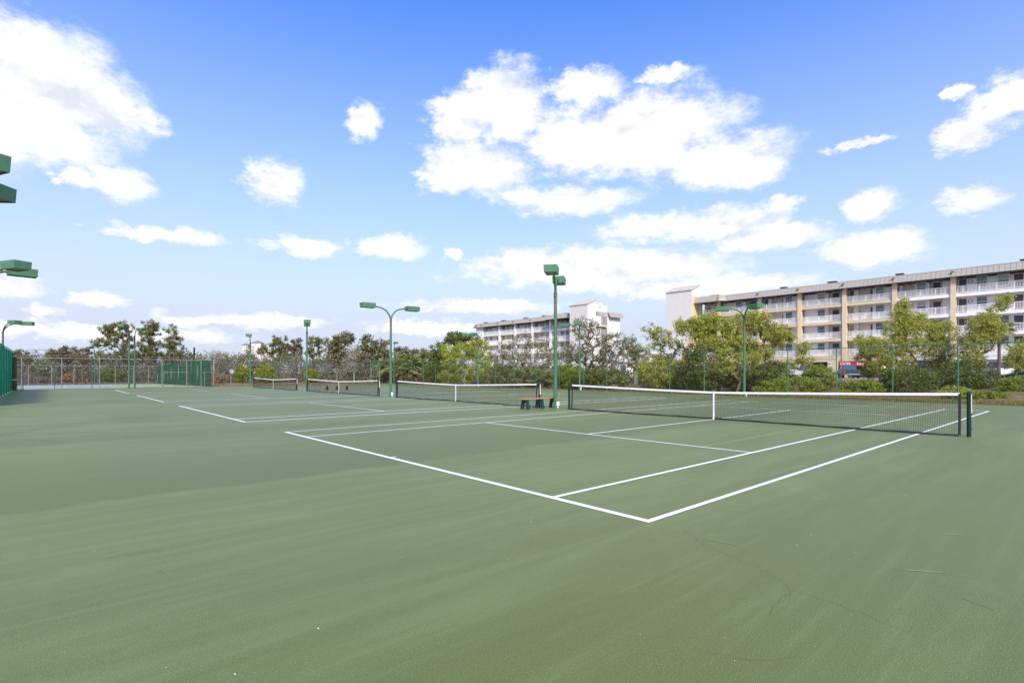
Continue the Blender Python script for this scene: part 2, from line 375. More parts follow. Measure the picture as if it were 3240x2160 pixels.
M['car_teal'] = plain('pale_teal_car_paint', (.25, .42, .45), .3, .05, 2, spec=.6)
M['tail'] = plain('tail_lamp_red', (.5, .05, .04), .3)
M['chrome'] = plain('chrome_bumper', (.55, .56, .57), .25, .05, 3, metal=.8)
M['far_wall'] = plain('hotel_pale_stucco', (.60, .55, .52), .8, .06, .05)
M['far_roof'] = plain('hotel_slate_roof', (.22, .20, .22), .8, .1, .1)
M['far_win'] = plain('hotel_window', (.16, .17, .20), .4)
M['grey_roof'] = plain('grey_metal_roof', (.46, .44, .42), .5, .08, 1)
M['wood_pole'] = plain('weathered_pole', (.055, .045, .04), .9)
M['bark_grey'] = plain('bark_grey', (.33, .30, .245), .9, .25, 4, bump=.4, spec=.1)
M['bark_pale'] = plain('bark_bleached', (.42, .36, .30), .9, .2, 4, spec=.1)
M['bark_dark'] = plain('bark_dark', (.13, .105, .08), .9, .25, 4, bump=.4, spec=.1)
M['bark_pine'] = plain('bark_pine', (.16, .11, .08), .9, .25, 4, bump=.4, spec=.1)
M['leaf_pine'] = leafmat('pine_needles', (0.072, 0.096, 0.026), (0.192, 0.216, 0.060), 0.25, (0.288, 0.264, 0.096))
M['leaf_brown'] = leafmat('dull_pine_needles', (0.09, 0.088, 0.038), (0.18, 0.165, 0.075), 0.2, (0.24, 0.2, 0.11))
M['leaf_oak'] = leafmat('oak_leaves', (0.097, 0.108, 0.043), (0.205, 0.216, 0.088), .25, (0.274, 0.235, 0.117))
M['leaf_grey'] = leafmat('sparse_oak_leaves', (0.11, 0.12, 0.035), (0.24, 0.25, 0.075), 0.3, (0.32, 0.29, 0.11))
M['leaf_dark'] = leafmat('dark_green_leaves', (0.055, 0.085, 0.016), (0.16, 0.195, 0.04), 0.3, (0.23, 0.24, 0.06))
M['leaf_bright'] = leafmat('bright_yellow_green_leaves', (0.196, 0.265, 0.029), (0.471, 0.540, 0.069), 0.45, (0.598, 0.609, 0.127))
M['leaf_willow'] = leafmat('willow_leaves', (0.196, 0.241, 0.034), (0.483, 0.517, 0.086), 0.45, (0.632, 0.609, 0.149))
M['leaf_shrub'] = leafmat('shrub_leaves', (0.099, 0.165, 0.015), (0.297, 0.385, 0.039), 0.4, (0.440, 0.484, 0.077))
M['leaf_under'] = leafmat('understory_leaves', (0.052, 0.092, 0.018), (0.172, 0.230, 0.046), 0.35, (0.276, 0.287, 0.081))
M['leaf_grey_shrub'] = leafmat('grey_shrub_twigs', (0.143, 0.124, 0.111), (0.247, 0.221, 0.195), .2, (0.286, 0.260, 0.208))
M['straw'] = leafmat('dry_straw', (.26, .17, .075), (.42, .28, .14), .3, (.48, .33, .19))
M['brush'] = leafmat('dry_brush_twigs', (0.085, 0.075, 0.05), (0.18, 0.155, 0.115), 0.1, (0.27, 0.235, 0.185))
M['palm'] = leafmat('palmetto_fronds', (0.097, 0.138, 0.035), (0.275, 0.324, 0.097), .25, (0.389, 0.405, 0.162))
M['palm_dead'] = leafmat('dead_fronds', (.17, .11, .06), (.27, .19, .11), .2)
M['grass'] = leafmat('roadside_grass', (.14, .15, .035), (.30, .26, .08), .3, (.40, .29, .13))
M['litter'] = leafmat('leaf_litter', (.11, .055, .035), (.25, .14, .09), .1, (.36, .26, .17))
# ------------------------------------------------------------------ the ground
def axis_vals(lo, hi, step):
    v = list(np.arange(lo, hi+.01, step)); e = step
    while v[-1] < 3500: e *= 1.6; v.append(v[-1]+e)
    e = step
    while v[0] > -3500: e *= 1.6; v.insert(0, v[0]-e)
    return v
g = MB(); As = axis_vals(-30, 140, 4.0); Bs = axis_vals(-30, 100, 2.0); n = len(Bs)
for a in As:
    for b in Bs:
        p = C(a, b); p.z = -.03+.85*ssm((b-34.5)/16); g.v.append(tuple(p))
for i in range(len(As)-1):
    for j in range(n-1): g.f.append((i*n+j, i*n+j+1, (i+1)*n+j+1, (i+1)*n+j))
tag(g.build('ground', M['ground'], smooth=True), None, None, kind='structure')
def sheet(name, poly, z, mat, th=.04):
    o0 = C(0, 0); m = MB(); m.prism([(b, a) for a, b in poly], 'z', -th, 0)       # local x = b, local y = a
    o = m.build(name, mat); o.location = (o0.x, o0.y, z); o.rotation_euler = (0, 0, RZ); return o
END = 63.2
court = sheet('court_surface', [(-14, -7.3), (END, -7.3), (END, far_b(END)-.25), (-14, far_b(-14)-.25)], 0.0, M['court'])
tag(court, None, None, kind='structure')
pale = sheet('practice_court_surface', [(64.9, -9), (87, -9), (87, 1.6), (64.9, 1.6)], -.006, M['court_pale'], .02); tag(pale, None, None, kind='structure')
lime = sheet('practice_court_surface', [(64.9, 1.6), (87, 1.6), (87, 7.0), (64.9, 9.4)], -.006, M['court_lime'], .02); tag(lime, None, None, kind='structure')
lot = sheet('parking_lot', [(-30, 57), (64, 57), (64, 91.3), (-30, 91.3)], .845, M['asphalt'], .1); tag(lot, None, None, kind='structure')
kb = sheet('kerb', [(-30, 56.6), (64, 56.6), (64, 56.95), (-30, 56.95)], .94, M['kerb'], .2); tag(kb, None, None, kind='structure')
# painted lines, each one a part of the court
def stripe(a0, a1, b0, b1, mat=None, z=.004, parent=None):
    m = MB(); m.add([(b0, a0, z), (b1, a0, z), (b1, a1, z), (b0, a1, z)], [(0, 1, 2, 3)])
    return m.build('line', mat or M['line'], parent or court)
OFF = [0.0, 14.58, 29.67, 44.88]
for k, o in enumerate(OFF):
    for b0, b1 in ((0, .09), (23.68, 23.77)): stripe(o, o+10.97, b0, b1)
    w_ = .07 if k == 0 else .11
    for a0 in (0, 10.97-w_): stripe(o+a0, o+a0+w_, .09, 23.68)
    for a0 in (1.372, 9.598-w_): stripe(o+a0, o+a0+w_, .09, 23.68)
    for b0 in (5.485, 18.215): stripe(o+1.372+w_, o+9.598-w_, b0, b0+.07)
    stripe(o+5.45, o+5.52, 5.555, 18.215)
    for b0 in (.09, 23.58): stripe(o+5.46, o+5.51, b0, b0+.1)
for a0, a1, b0, b1 in ((2.43, 8.53, 5.30, 5.33), (2.43, 2.46, 5.56, 10.3), (8.50, 8.53, 5.56, 10.6), (2.47, 5.42, 9.70, 9.73)):
    stripe(a0, a1, b0, b1, M['lime_line'], .0045)
stripe(68, 68.06, -8, 1, None, .004, pale); stripe(79, 79.06, -8, 1, None, .004, pale); stripe(68.06, 79, -3, -2.94, None, .004, pale); stripe(66, 84, 3.4, 3.46, None, .004, lime)
def ground_at(px, row): return at(px, EYE*F/(row-HOR))
def crack(pts, w=.006):
    m = MB(); q = []
    for i in range(len(pts)-1):
        a, b = ground_at(*pts[i]), ground_at(*pts[i+1]); k = max(2, int((b-a).length/.06))
        for j in range(k): q.append(a.lerp(b, j/k)+Vector((random.gauss(0, .012), random.gauss(0, .012), 0)))
    q.append(ground_at(*pts[-1]))
    for i in range(len(q)-1):
        d = (q[i+1]-q[i]).normalized(); s = Vector((-d.y, d.x, 0))*w*(.4+.6*random.random())
        m.add([q[i]-s+Vector((0, 0, .003)), q[i+1]-s*.8+Vector((0, 0, .003)), q[i+1]+s*.8+Vector((0, 0, .003)), q[i]+s+Vector((0, 0, .003))], [(0, 1, 2, 3)])
    o = m.build('crack', M['crack'], court); o.matrix_parent_inverse = (Matrix.Translation(court.location) @ Matrix.Rotation(RZ, 4, 'Z')).inverted()
crack([(2160, 1672), (2230, 1725), (2330, 1768), (2430, 1810), (2500, 1855), (2497, 1880), (2440, 1915), (2432, 1945)], .0016)
crack([(2505, 1865), (2580, 1890), (2660, 1915), (2760, 1950), (2880, 2000)], .0012)
crack([(2230, 2060), (2300, 2075), (2380, 2090), (2520, 2080)], .0012)
crack([(560, 1685), (800, 1645), (1060, 1605), (1330, 1560)], .0015)
deb = MB()                                                              # crumbs, leaf bits and shell chips lying on the court
for i in range(150):
    v = at(random.uniform(0, 3240), random.choice((1, 1, 1.6))*2.4*math.exp(random.uniform(0, 2.4))); s = random.uniform(.003, .007)
    p = [Vector((random.uniform(-1, 1)*s, random.uniform(-1, 1)*s, random.uniform(0, s))) for _ in range(4)]; p.append(Vector((0, 0, 0)))
    deb.add([v+k+Vector((0, 0, .002)) for k in p], [(0, 1, 2), (0, 2, 3), (0, 3, 1), (1, 2, 3)])
tag(deb.build('court_debris', M['white']), 'tiny pale crumbs and chips scattered over the green court', 'debris', kind='stuff')
sc = MB(); rq = random.Random(21)
def scuff(p, ang, L, w, bend):
    q_ = []
    for i in range(9):
        t_ = i/8-.5; a = ang+bend*t_; q_.append(p+Vector((math.cos(a)*L*t_, math.sin(a)*L*t_, .003)))
    for i in range(8):
        d_ = (q_[i+1]-q_[i]).normalized(); e0 = w*(1-(2*i/8-1)**2)**.5+.0004; e1 = w*(1-min(1, (2*(i+1)/8-1)**2))**.5+.0004; n_ = Vector((-d_.y, d_.x, 0))
        sc.add([q_[i]-n_*e0, q_[i+1]-n_*e1, q_[i+1]+n_*e1, q_[i]+n_*e0], [(0, 1, 2, 3)])
for (px, row, a, L, w) in ((445, 1747, 25, .42, .003), (780, 1812, 22, .28, .005), (1035, 1511, 20, .35, .004), (630, 1508, 12, .4, .004), (1180, 1740, -30, .25, .004), (1650, 1465, 30, .5, .004), (1350, 1600, -20, .3, .004), (430, 1418, -10, .4, .006), (2290, 1715, -38, .35, .012), (2900, 1508, 10, .5, .02), (2830, 1550, 14, .4, .02), (2920, 1806, -12, .3, .014), (3020, 1690, 0, .2, .018)):
    scuff(ground_at(px, row), R(a), L, w, R(rq.uniform(-30, 30)))
for i in range(26): scuff(at(rq.uniform(0, 3240), rq.uniform(3.2, 15)), R(rq.uniform(0, 180)), rq.uniform(.08, .3), rq.uniform(.0015, .004), R(rq.uniform(-40, 40)))
tag(sc.build('court_scuffs', M['scuff']), 'pale ball and shoe scuffs on the green court', 'scuff marks', kind='stuff')
# ------------------------------------------------------------------ tennis nets
def make_net(off, label):
    t = thing('tennis_net', label, 'tennis net', C(off, 11.885), RZ, 'nets across the green courts')
    y0, y1, ym = -.914, 11.884, 5.485
    def top(y):
        d = abs(y-ym)/6.4; return .914+.135*d**1.25
    def bulge(y, z):                                                    # the skirt drifts a little towards the near side
        w = math.exp(-((y-ym)/1.5)**2); return -.02*math.sin(y*1.7)*(1-z)-.10*(1-w)*(1-z)**2*(1+.35*math.sin(y*.9))
    for y in (y0, y1):
        m = MB(); m.tube([(0, y, -.02), (0, y, 1.03)], .0445, 16); m.tube([(0, y, 1.0), (0, y, 1.05), (0, y, 1.075), (0, y, 1.09)], [.048, .05, .042, .018], 16)
        p = m.build('post', M['net_post'], t, True)
        s = 1 if y > 0 else -1
        k = MB(); k.box((0, y+s*.048, .80), (.03, .012, .46)); k.build('post_strip', M['band'] if s < 0 else M['net_post'], p)
        for z in (.55, .2): k = MB(); k.tube([(0, y+s*.04, z), (0, y+s*.075, z)], .006, 6); k.build('lacing_hook', M['black'], p)
        for z in (1.03, .92, .03): c = MB(); c.tube([(0, y-s*.04, z), (0, y-s*.17, z)], .0045, 6); c.build('net_cable', M['black'], p)
    na, nb = y0+.17, y1-.17
    N = MB(); r = .0024
    def cord(p0, p1):
        d = (p1-p0).normalized(); u = Vector((1, 0, 0)); w = d.cross(u).normalized()
        q = [u*r, (-u*.5+w*.87)*r, (-u*.5-w*.87)*r]
        N.add([p0+k for k in q]+[p1+k for k in q], [(0, 1, 4, 3), (1, 2, 5, 4), (2, 0, 3, 5)])
    ys = np.arange(na, nb, .0465); zs = [i/22 for i in range(23)]
    def P(y, k): z = .04+(top(y)-.06)*k; return Vector((bulge(y, z), y+.006*math.sin(z*9+y*3), z))
    for y in ys:
        kk = zs[::4]+[1.0]
        for i in range(len(kk)-1): cord(P(y, kk[i]), P(y, kk[i+1]))
    seg = np.linspace(na, nb, 37)
    for k in zs:
        for i in range(36): cord(P(seg[i], k), P(seg[i+1], k))
    N.build('net_mesh', M['net'], t)
    b = MB(); sg = np.linspace(na, nb, 61)
    def strip(m, f, rx, closed=True):
        vs = []; fs = []
        for i, y in enumerate(sg):
            x, z0, z1 = f(y); j = .004*math.sin(y*23)+.003*math.sin(y*51)
            vs += [(x-rx+j, y, z0), (x+rx+j, y, z0), (x+rx*.6+j, y, z1), (x-rx*.6+j, y, z1)]
            if i: k = 4*i; fs += [(k-4+a, k-4+(a+1) % 4, k+(a+1) % 4, k+a) for a in range(4)]
        fs += [(0, 1, 2, 3), tuple(range(len(vs)-4, len(vs)))]
        m.add(vs, fs)
    strip(b, lambda y: (0, top(y)-.064, top(y)), .014); b.build('headband', M['band'], t, True)
    b = MB(); strip(b, lambda y: (bulge(y, 0), .008, .05+.008*math.sin(y*5)), .018); b.build('bottom_band', M['band_dark'], t, True)
    for y in (na, nb):
        s = MB(); s.tube([(bulge(y, z/8)*.5, y, .03+z/8*.99) for z in range(9)], .027, 8); s.build('side_band', M['band_dark'], t, True)
    s = MB(); s.box((-.017, ym, .475), (.006, .052, .88)); s.box((0, ym, .918), (.05, .052, .012)); s.box((.017, ym, .475), (.006, .052, .88)); s.box((0, ym, .02), (.05, .05, .03)); s.build('centre_strap', M['band'], t)
    return t
net0 = make_net(OFF[0], 'black tennis net with white headband on the nearest court')
dup(net0, C(OFF[1], 11.885), RZ, 'second tennis net from the front, behind the orange-topped bench')
dup(net0, C(OFF[2], 11.885), RZ, 'third tennis net, with a bench seen through its mesh')
dup(net0, C(OFF[3], 11.885), RZ, 'farthest and smallest tennis net, at the end fence')
# ------------------------------------------------------------------ benches
def make_bench(label, loc, rz):
    t = thing('bench', label, 'bench', loc, rz)
    for k in range(2):
        m = MB(); m.box((0, -.075+.15*k, .425), (2.15, .142, .035)); m.build('plank', M['plank'], t, bevel=.006)
    for x in (-.88, 0, .88):
        m = MB()                                                        # an arched A-frame support of moulded plastic
        out = [(-.24, 0), (-.17, .405), (.17, .405), (.24, 0), (.12, 0), (.085, .21), (.05, .265), (-.05, .265), (-.085, .21), (-.12, 0)]
        vs = [(x+dx, y, z) for dx in (-.045, .045) for y, z in out]
        n = len(out); quads = [(0, 9, 8, 1), (1, 8, 7), (1, 7, 6, 2), (2, 6, 5), (2, 5, 4, 3)]
        fs = [q for q in quads]+[tuple(i+n for i in reversed(q)) for q in quads]+[(i, (i+1) % n, (i+1) % n+n, i+n) for i in range(n)]
        m.add(vs, fs)
        for s in (-1, 1): m.add([(x-.07, s*.235, 0), (x+.07, s*.235, 0), (x+.05, s*.172, .36), (x-.05, s*.172, .36), (x-.07, s*.20, 0), (x+.07, s*.20, 0), (x+.05, s*.15, .36), (x-.05, s*.15, .36)], [(0, 1, 2, 3), (4, 7, 6, 5), (0, 3, 7, 4), (1, 5, 6, 2), (3, 2, 6, 7), (0, 4, 5, 1)])
        m.build('leg', M['plastic'], t)
    return t
_b = at(1708, 22.75)
bench0 = make_bench('orange plank bench on three dark green legs beside the light pole', (_b.x, _b.y, .001), R(43))
_b = at(1066, 47.3); dup(bench0, (_b.x, _b.y, .001), R(2), 'plank bench on dark legs seen through the third net')
# ------------------------------------------------------------------ court lights
def make_light(label, loc, arms, hz=5.72, rad=.085, box=True, big=1.0):
    t = thing('court_light', label, 'light pole', (loc[0], loc[1], 0), 0, 'green lights round the courts')
    m = MB(); m.tube([(0, 0, -.05), (0, 0, .06), (0, 0, .06), (0, 0, 2.0), (0, 0, hz-.75)], [.12, .12, rad, rad*.96, rad*.78], 14); m.build('pole', M['green_pole'], t, True)
    c = MB(); c.tube([(0, 0, hz-1.9), (0, 0, hz-.86)], rad*.83, 12); c.tube([(0, 0, hz-.9), (0, 0, hz-.70)], rad*.95, 12); c.build('weathered_collar', M['rust'], t, True)
    for (ax, ay) in arms:
        L = math.hypot(ax, ay); d = Vector((ax/L, ay/L, 0)); e = max(.15, L-.46)
        pts = [Vector((0, 0, hz-.78)), d*e*.08+Vector((0, 0, hz-.5)), d*e*.3+Vector((0, 0, hz-.2)), d*e*.55+Vector((0, 0, hz-.07)), d*e*.8+Vector((0, 0, hz-.02)), d*(e+.05)+Vector((0, 0, hz))]
        m = MB(); m.tube(pts, [.05, .05, .047, .045, .043, .042], 10); a = m.build('arm', M['green_pole'], t, True)
        k = MB(); k.tube([d*(e-.2)+Vector((0, 0, hz-.012)), d*(e+.02)+Vector((0, 0, hz))], .05, 8); k.build('arm_joint', M['rust'], a, True)
        h = MB(); w, l, hh, tp = .27*big, .43*big, .29*big, .9
        Mr = Matrix.Rotation(math.atan2(ay, ax), 4, 'Z'); ctr = d*L+Vector((0, 0, hz+.03))
        vs = [Mr @ Vector((i*l*(1 if k > 0 else .97), j*w*(1 if k > 0 else .94), k*hh/2)) for i in (-1, 1) for j in (-1, 1) for k in (-1, 1)]
        h.add([v+ctr for v in vs], [(0, 1, 3, 2), (4, 6, 7, 5), (0, 4, 5, 1), (2, 3, 7, 6), (1, 5, 7, 3)])
        # rim and recessed underside
        inn = [Mr @ Vector((i*l*.90, j*w*.86, -hh/2)) for i, j in ((-1, -1), (-1, 1), (1, 1), (1, -1))]; rec = [v+Vector((0, 0, .03)) for v in inn]
        low = [vs[0], vs[2], vs[6], vs[4]]
        h.add([v+ctr for v in low+inn+rec], [(i, (i+1) % 4, (i+1) % 4+4, i+4) for i in range(4)]+[(i+4, (i+1) % 4+4, (i+1) % 4+8, i+8) for i in range(4)])
        ho = h.build('lamp_head', M['green_head'], t)
        g_ = MB(); g_.add([v+ctr+Vector((0, 0, -.001)) for v in rec], [(0, 1, 2, 3)]); g_.build('lens', M['lens'], ho)
    if box:
        k = MB(); k.box((.10, -.06, .20), (.12, .09, .17)); k.tube([(.10, -.06, 0), (.10, -.06, .12)], .03, 8); k.build('junction_box', M['white'], t, bevel=.008)
    return t
def on_mid(px, b=12.0): return col_on_line(px, 0, b, 75, b)
def LP(px, ab): p = C(*ab); return (p.x, p.y)
FENCE = lambda px: col_on_line(px, -6, far_b(-6)-.7, 64, far_b(64)-.7)
make_light('tall green double light pole standing beside the near bench', LP(0, on_mid(1757.5)), [(-.27, -1.28), (.27, 1.25)])
make_light('green light pole with two arms spread wide between the second and third nets', LP(0, on_mid(1236.5)), [(-1.22, -.95), (1.2, .95)])
make_light('green double light pole between the third and fourth nets', LP(0, on_mid(971)), [(-.45, 1.2), (.5, -1.2)])
make_light('single-headed green light pole standing in front of the distant hotel', LP(0, col_on_line(791.8, 61.9, -7, 61.9, 33)), [(.42, -1.2)], box=False)
make_light('left of the twin light poles by the end fence, its head nearer', LP(0, (62.4, 1.7)), [(.2, -1.1)], 6.2, box=False)
make_light('right of the twin light poles by the end fence, rust-streaked', LP(0, col_on_line(426, 62.9, -7, 62.9, 33)), [(-.1, 1.1)], 6.05, box=False)
make_light('green double light pole in front of the big yellow-green tree', LP(0, FENCE(2355)), [(-1.22, .5), (.32, -.85)])
make_light('green double light pole at the fence in front of the bare oaks', LP(0, FENCE(1834)), [(-1.24, .5), (-.22, -.9)])
make_light('green double light pole in front of the bright green bush tree', LP(0, FENCE(1512)), [(-1.28, .4), (-.42, -.8)])
make_light('single-headed light pole in front of the brown oak thicket', LP(0, FENCE(1094)), [(.5, -1.1)], box=False)
make_light('left edge light, only its two big heads in view', (-12.3, 11.3), [(1.4, -.55), (-.04, 1.0)], 5.78, big=1.15)
make_light('left light with two stacked heads, its pole outside the view', (-21.6, 21.7), [(1.75, -.65), (.66, .8)], 5.78, big=1.1)
_p = C(*col_on_line(9, 30, -7.35, 62, -7.35)); make_light('left light pole rising behind the teal windscreen', (_p.x, _p.y), [(1.45, -.45), (1.5, .6)], 5.78, big=1.05)
_p = at(300, 84); make_light('tiny far light pole left of the pines', (_p.x, _p.y), [(0, -1.0)], 5.5, box=False)
_p = at(537, 86); make_light('tiny far light pole with a long arm at the right pine', (_p.x, _p.y), [(-1.3, -.3)], 5.7, box=False)
# ------------------------------------------------------------------ chain link fences
def lattice(L, H, d=.075, r=.0021, z0=.03):
    m = MB(); s = d
    for fam in (-1, 1):
        k0 = 0 if fam > 0 else 0
        for i in range(int((L+H)/s)+1):
            x = i*s-(H if fam > 0 else 0)
            # line x + fam*z, clipped to the rectangle
            if fam > 0: za, zb = max(0, -x), min(H, L-x); xa, xb = x+za, x+zb
            else: za, zb = max(0, x-L), min(H, x); xa, xb = x-za, x-zb
            if zb-za < .02: continue
            p, q_ = Vector((xa, fam*.0015, za+z0)), Vector((xb, fam*.0015, zb+z0)); dd = (q_-p).normalized(); u = Vector((0, 1, 0)); w = dd.cross(u)
            k = [u*r, (-u*.5+w*.87)*r, (-u*.5-w*.87)*r]
            m.add([p+e for e in k]+[q_+e for e in k], [(0, 1, 4, 3), (1, 2, 5, 4), (2, 0, 3, 5)])
    return m
def make_fence(label, p0, p1, posts, H, pm, rm, wm, rail=.021, pr=.03, cat='fence', mid=(), d=.075, r=.0021, ties=True, tall=0.0, mesh=True, group=None):
    p0, p1 = Vector(p0), Vector(p1); L = (p1-p0).length; rz = math.atan2(p1.y-p0.y, p1.x-p0.x)
    t = thing('chain_link_fence', label, cat, p0, rz, group)
    for x in posts:
        m = MB(); m.tube([(x, .04, -.1), (x, .04, H-.02+tall)], pr, 10); m.tube([(x, .04, H-.03+tall), (x, .04, H+.01+tall), (x, .04, H+.035+tall)], [pr*1.15, pr*1.1, .006], 10); m.build('post', pm, t, True)
    m = MB(); m.tube([(0, 0.0, H), (L, 0.0, H)], rail, 8); m.build('top_rail', rm, t, True)
    for (xa, xb, z) in mid:
        m = MB(); m.tube([(xa, 0.02, z), (xb, 0.02, z)], rail, 8); m.build('mid_rail', rm, t, True)
    if mesh: lattice(L, H-.05, d, r).build('wire_mesh', wm, t)
    return t
def line_posts(P0, P1, pxs):
    p0, p1 = Vector(P0), Vector(P1); out = []; d = (p1-p0); L = d.length
    for px in pxs:                                                      # where the sight line of that column crosses the fence
        k = (px-1620)/F; den = d.x-k*d.y
        t = (k*p0.y-p0.x)/den; 
        out.append(max(.002, min(.998, t))*L)
    return out
A0 = C(-9, far_b(-9)); A1 = C(END, far_b(END))
fp = line_posts(A0, A1, [1268.7, 1304, 1340, 1379, 1421, 1464, 1567, 1628, 1697, 1770, 1848, 1921, 2018, 2120, 2229, 2493, 2648, 2825, 3031.6])+[4.0, .5]
make_fence('tall green chain-link fence along the right side of the courts', A0, A1, fp, 2.97, M['fence_green'], M['fence_green'], M['wire_green'], d=.108, r=.0029)
B0 = C(END, -6.9); B1 = C(END, far_b(END))
bp = line_posts(B0, B1, [173, 291, 516, 622, 708, 878, 962, 1029, 1120])+[.1]
gx0, gx1 = line_posts(B0, B1, [1170.5, 1200.5])
def fence_with_gate():
    mids = []
    for a, b in ((1095, 1169), (1202, 1304)):
        q_ = line_posts(B0, B1, [a, min(b, 1266)]); mids.append((q_[0], q_[1], 1.75))
    q_ = line_posts(B0, B1, [60, 173]); mids.append((q_[0], q_[1], 1.55))
    t = make_fence('long chain-link fence closing the far end of the courts', B0, B1, bp, 3.2, M['fence_green'], M['rail_rust'], M['wire_dark'], mid=mids, d=.085, r=.0018)
    return t
fence_with_gate()
L_ = (Vector(B1)-Vector(B0)); rzB = math.atan2(L_.y, L_.x); LB = L_.length
def alongB(x, off=0.0): d = L_.normalized(); n_ = Vector((-d.y, d.x, 0)); return Vector(B0)+d*x+n_*off
t = thing('fence_gate', 'narrow green gate frame with mesh panel on top in the end fence', 'gate', alongB(gx0, -.12), rzB); gw = gx1-gx0
for x in (0, gw):
    m = MB(); m.tube([(x, 0, -.05), (x, 0, 3.3)], .05, 10); m.tube([(x, 0, 3.3), (x, 0, 3.42)], [.055, .015], 10); m.build('gate_post', M['fence_green'], t, True)
m = MB()
for z in (3.2, 2.25): m.tube([(0, 0, z), (gw, 0, z)], .03, 8)
m.build('transom', M['fence_green'], t, True)
lm = lattice(gw, .9, .075, .004); o = lm.build('transom_mesh', M['fence_green'], t); o.location = (0, 0, 2.25)
m = MB()
for x in (.12, gw-.1): m.tube([(x, -.04, .1), (x, -.04, 2.1)], .028, 8)
for z in (.12, 1.05, 2.1): m.tube([(.12, -.04, z), (gw-.1, -.04, z)], .024, 8)
m.build('gate_leaf', plain('gate_leaf_yellow_green', (.22, .28, .10), .5), t, True)
G0 = C(64.7, -7.5); G1 = C(64.7, 9.9)
gp = line_posts(G0, G1, [68, 195.6, 315, 512.7, 590.7, 636.6])+[17.3]
_m = line_posts(G0, G1, [520, 590, 638, 698]); 
make_fence('galvanised chain-link fence just behind the end fence', G0, G1, gp, 2.98, M['galv'], M['galv'], M['wire_grey'], mid=[(_m[0], _m[1], 1.62), (_m[2], _m[3], 1.62)], d=.085, r=.0015, pr=.032, rail=.018)
H0 = C(87.2, -16); H1 = C(87.2, 7.4)
hp = line_posts(H0, H1, [90, 163, 234, 365, 422, 470])
make_fence('low far chain-link fence in front of the thicket', H0, H1, hp, 2.5, M['galv'], M['galv'], M['wire_grey'], d=.1, r=.0015, rail=.015, pr=.026)
# windscreened fences
def screen_fence(label, p0, p1, H, mat, posts, sag=.06, pm=None, poles_front=False, z0=.05, tilt=0.0, H2=None, name='windscreen_fence'):
    p0, p1 = Vector(p0), Vector(p1); L = (p1-p0).length; rz = math.atan2(p1.y-p0.y, p1.x-p0.x); H2 = H2 or H
    t = thing(name, label, 'fence', p0, rz)
    for i, x in enumerate(posts):
        h = H+(H2-H)*x/L; y = -.03 if poles_front else .06; lean = random.uniform(-tilt, tilt)
        m = MB(); m.tube([(x, y, -.1), (x+lean, y, h+.05)], .024, 8); m.build('post', (pm[i % len(pm)] if isinstance(pm, list) else pm) or M['fence_green'], t, True)
    m = MB(); pts = [(x, .03, H+(H2-H)*x/L) for x in (0, L)]; m.tube(pts, .02, 8); m.build('top_rail', M['fence_green'], t, True)
    nx = max(8, int(L/.22)); nz = 10; vs = []; fs = []
    for side in (0, 1):
        for i in range(nx+1):
            x = L*i/nx; h = H+(H2-H)*x/L-sag*abs(math.sin(x*math.pi/3.05))-.01
            for k in range(nz+1):
                z = z0+.03*math.sin(x*2.1)+(h-z0)*k/nz; y = .02*math.sin(x*4.3+k*.5)+.018*math.sin(x*9.7)*(1-k/nz)-.03*math.sin(math.pi*k/nz)
                vs.append((x, y+side*.006, z))
    n1 = (nx+1)*(nz+1)
    for side in (0, 1):
        for i in range(nx):
            for k in range(nz):
                a = side*n1+i*(nz+1)+k; q_ = (a, a+nz+1, a+nz+2, a+1); fs.append(q_ if side else q_[::-1])
    m = MB(); m.add(vs, fs); o = m.build('windscreen', mat, t, True)
    return t
SL0 = C(61.2, -6.75); SL1 = C(30, -6.75)
screen_fence('tall fence covered with ribbed teal windscreen at the left edge', SL0, SL1, 3.42, M['screen'], [i*3.05 for i in range(11)], .10, M['fence_green'], H2=3.3)
_q = C(55.2, -6.5); t = thing('rolled_windscreen', 'rolled olive windscreen strapped upright against the teal fence', 'windscreen roll', (_q.x, _q.y, 0), RZ)
m = MB(); m.tube([(0, 0, .12), (0, 0, .5), (0, 0, 1.4), (.02, .01, 2.4), (0, 0, 3.06)], [.13, .14, .135, .14, .125], 12); m.build('roll', M['olive'], t, True)
for z in (.95, 2.85):
    m = MB(); m.tube([(0, 0, z), (0, 0, z+.07)], .15, 12); m.build('strap', M['white'], t, True)
_q = C(60.9, -6.6); t = thing('open_pipe_gate', 'small weathered pipe gate standing open at the windscreen end', 'gate', (_q.x, _q.y, 0), RZ-R(52))
m = MB(); m.tube([(0, 0, -.05), (0, 0, 2.5)], .1, 10); m.build('gate_post', M['green_pole'], t, True)
m = MB()
for z in (.08, 1.18, 2.38): m.tube([(-.15, 0, z), (.9, 0, z)], .03, 8)
m.tube([(.82, 0, .05), (.82, 0, 2.4)], .026, 8); m.build('gate_frame', M['galv'], t, True)
o = lattice(.8, 2.2, .08, .003).build('gate_mesh', M['wire_grey'], t)
D0 = C(64.9, 9.6); D1 = C(73.3, 8.75); D2 = C(73.9, 8.7); D3 = C(86.6, 7.2)
mixp = [M['galv'], M['fence_green'], M['galv'], M['fence_green']]
screen_fence('nearer of the two thin green windscreen fences left of the far net', D0, D1, 3.02, M['screen_open'], [0.05, 1.2, 2.4, 3.6, 4.8, 6.0, 7.2, 8.3], .03, mixp, True, tilt=.12)
screen_fence('farther of the two thin green windscreen fences, below the right pine', D2, D3, 2.9, M['screen_open'], [i*1.55+.1 for i in range(9)], .03, mixp, True, H2=2.45)
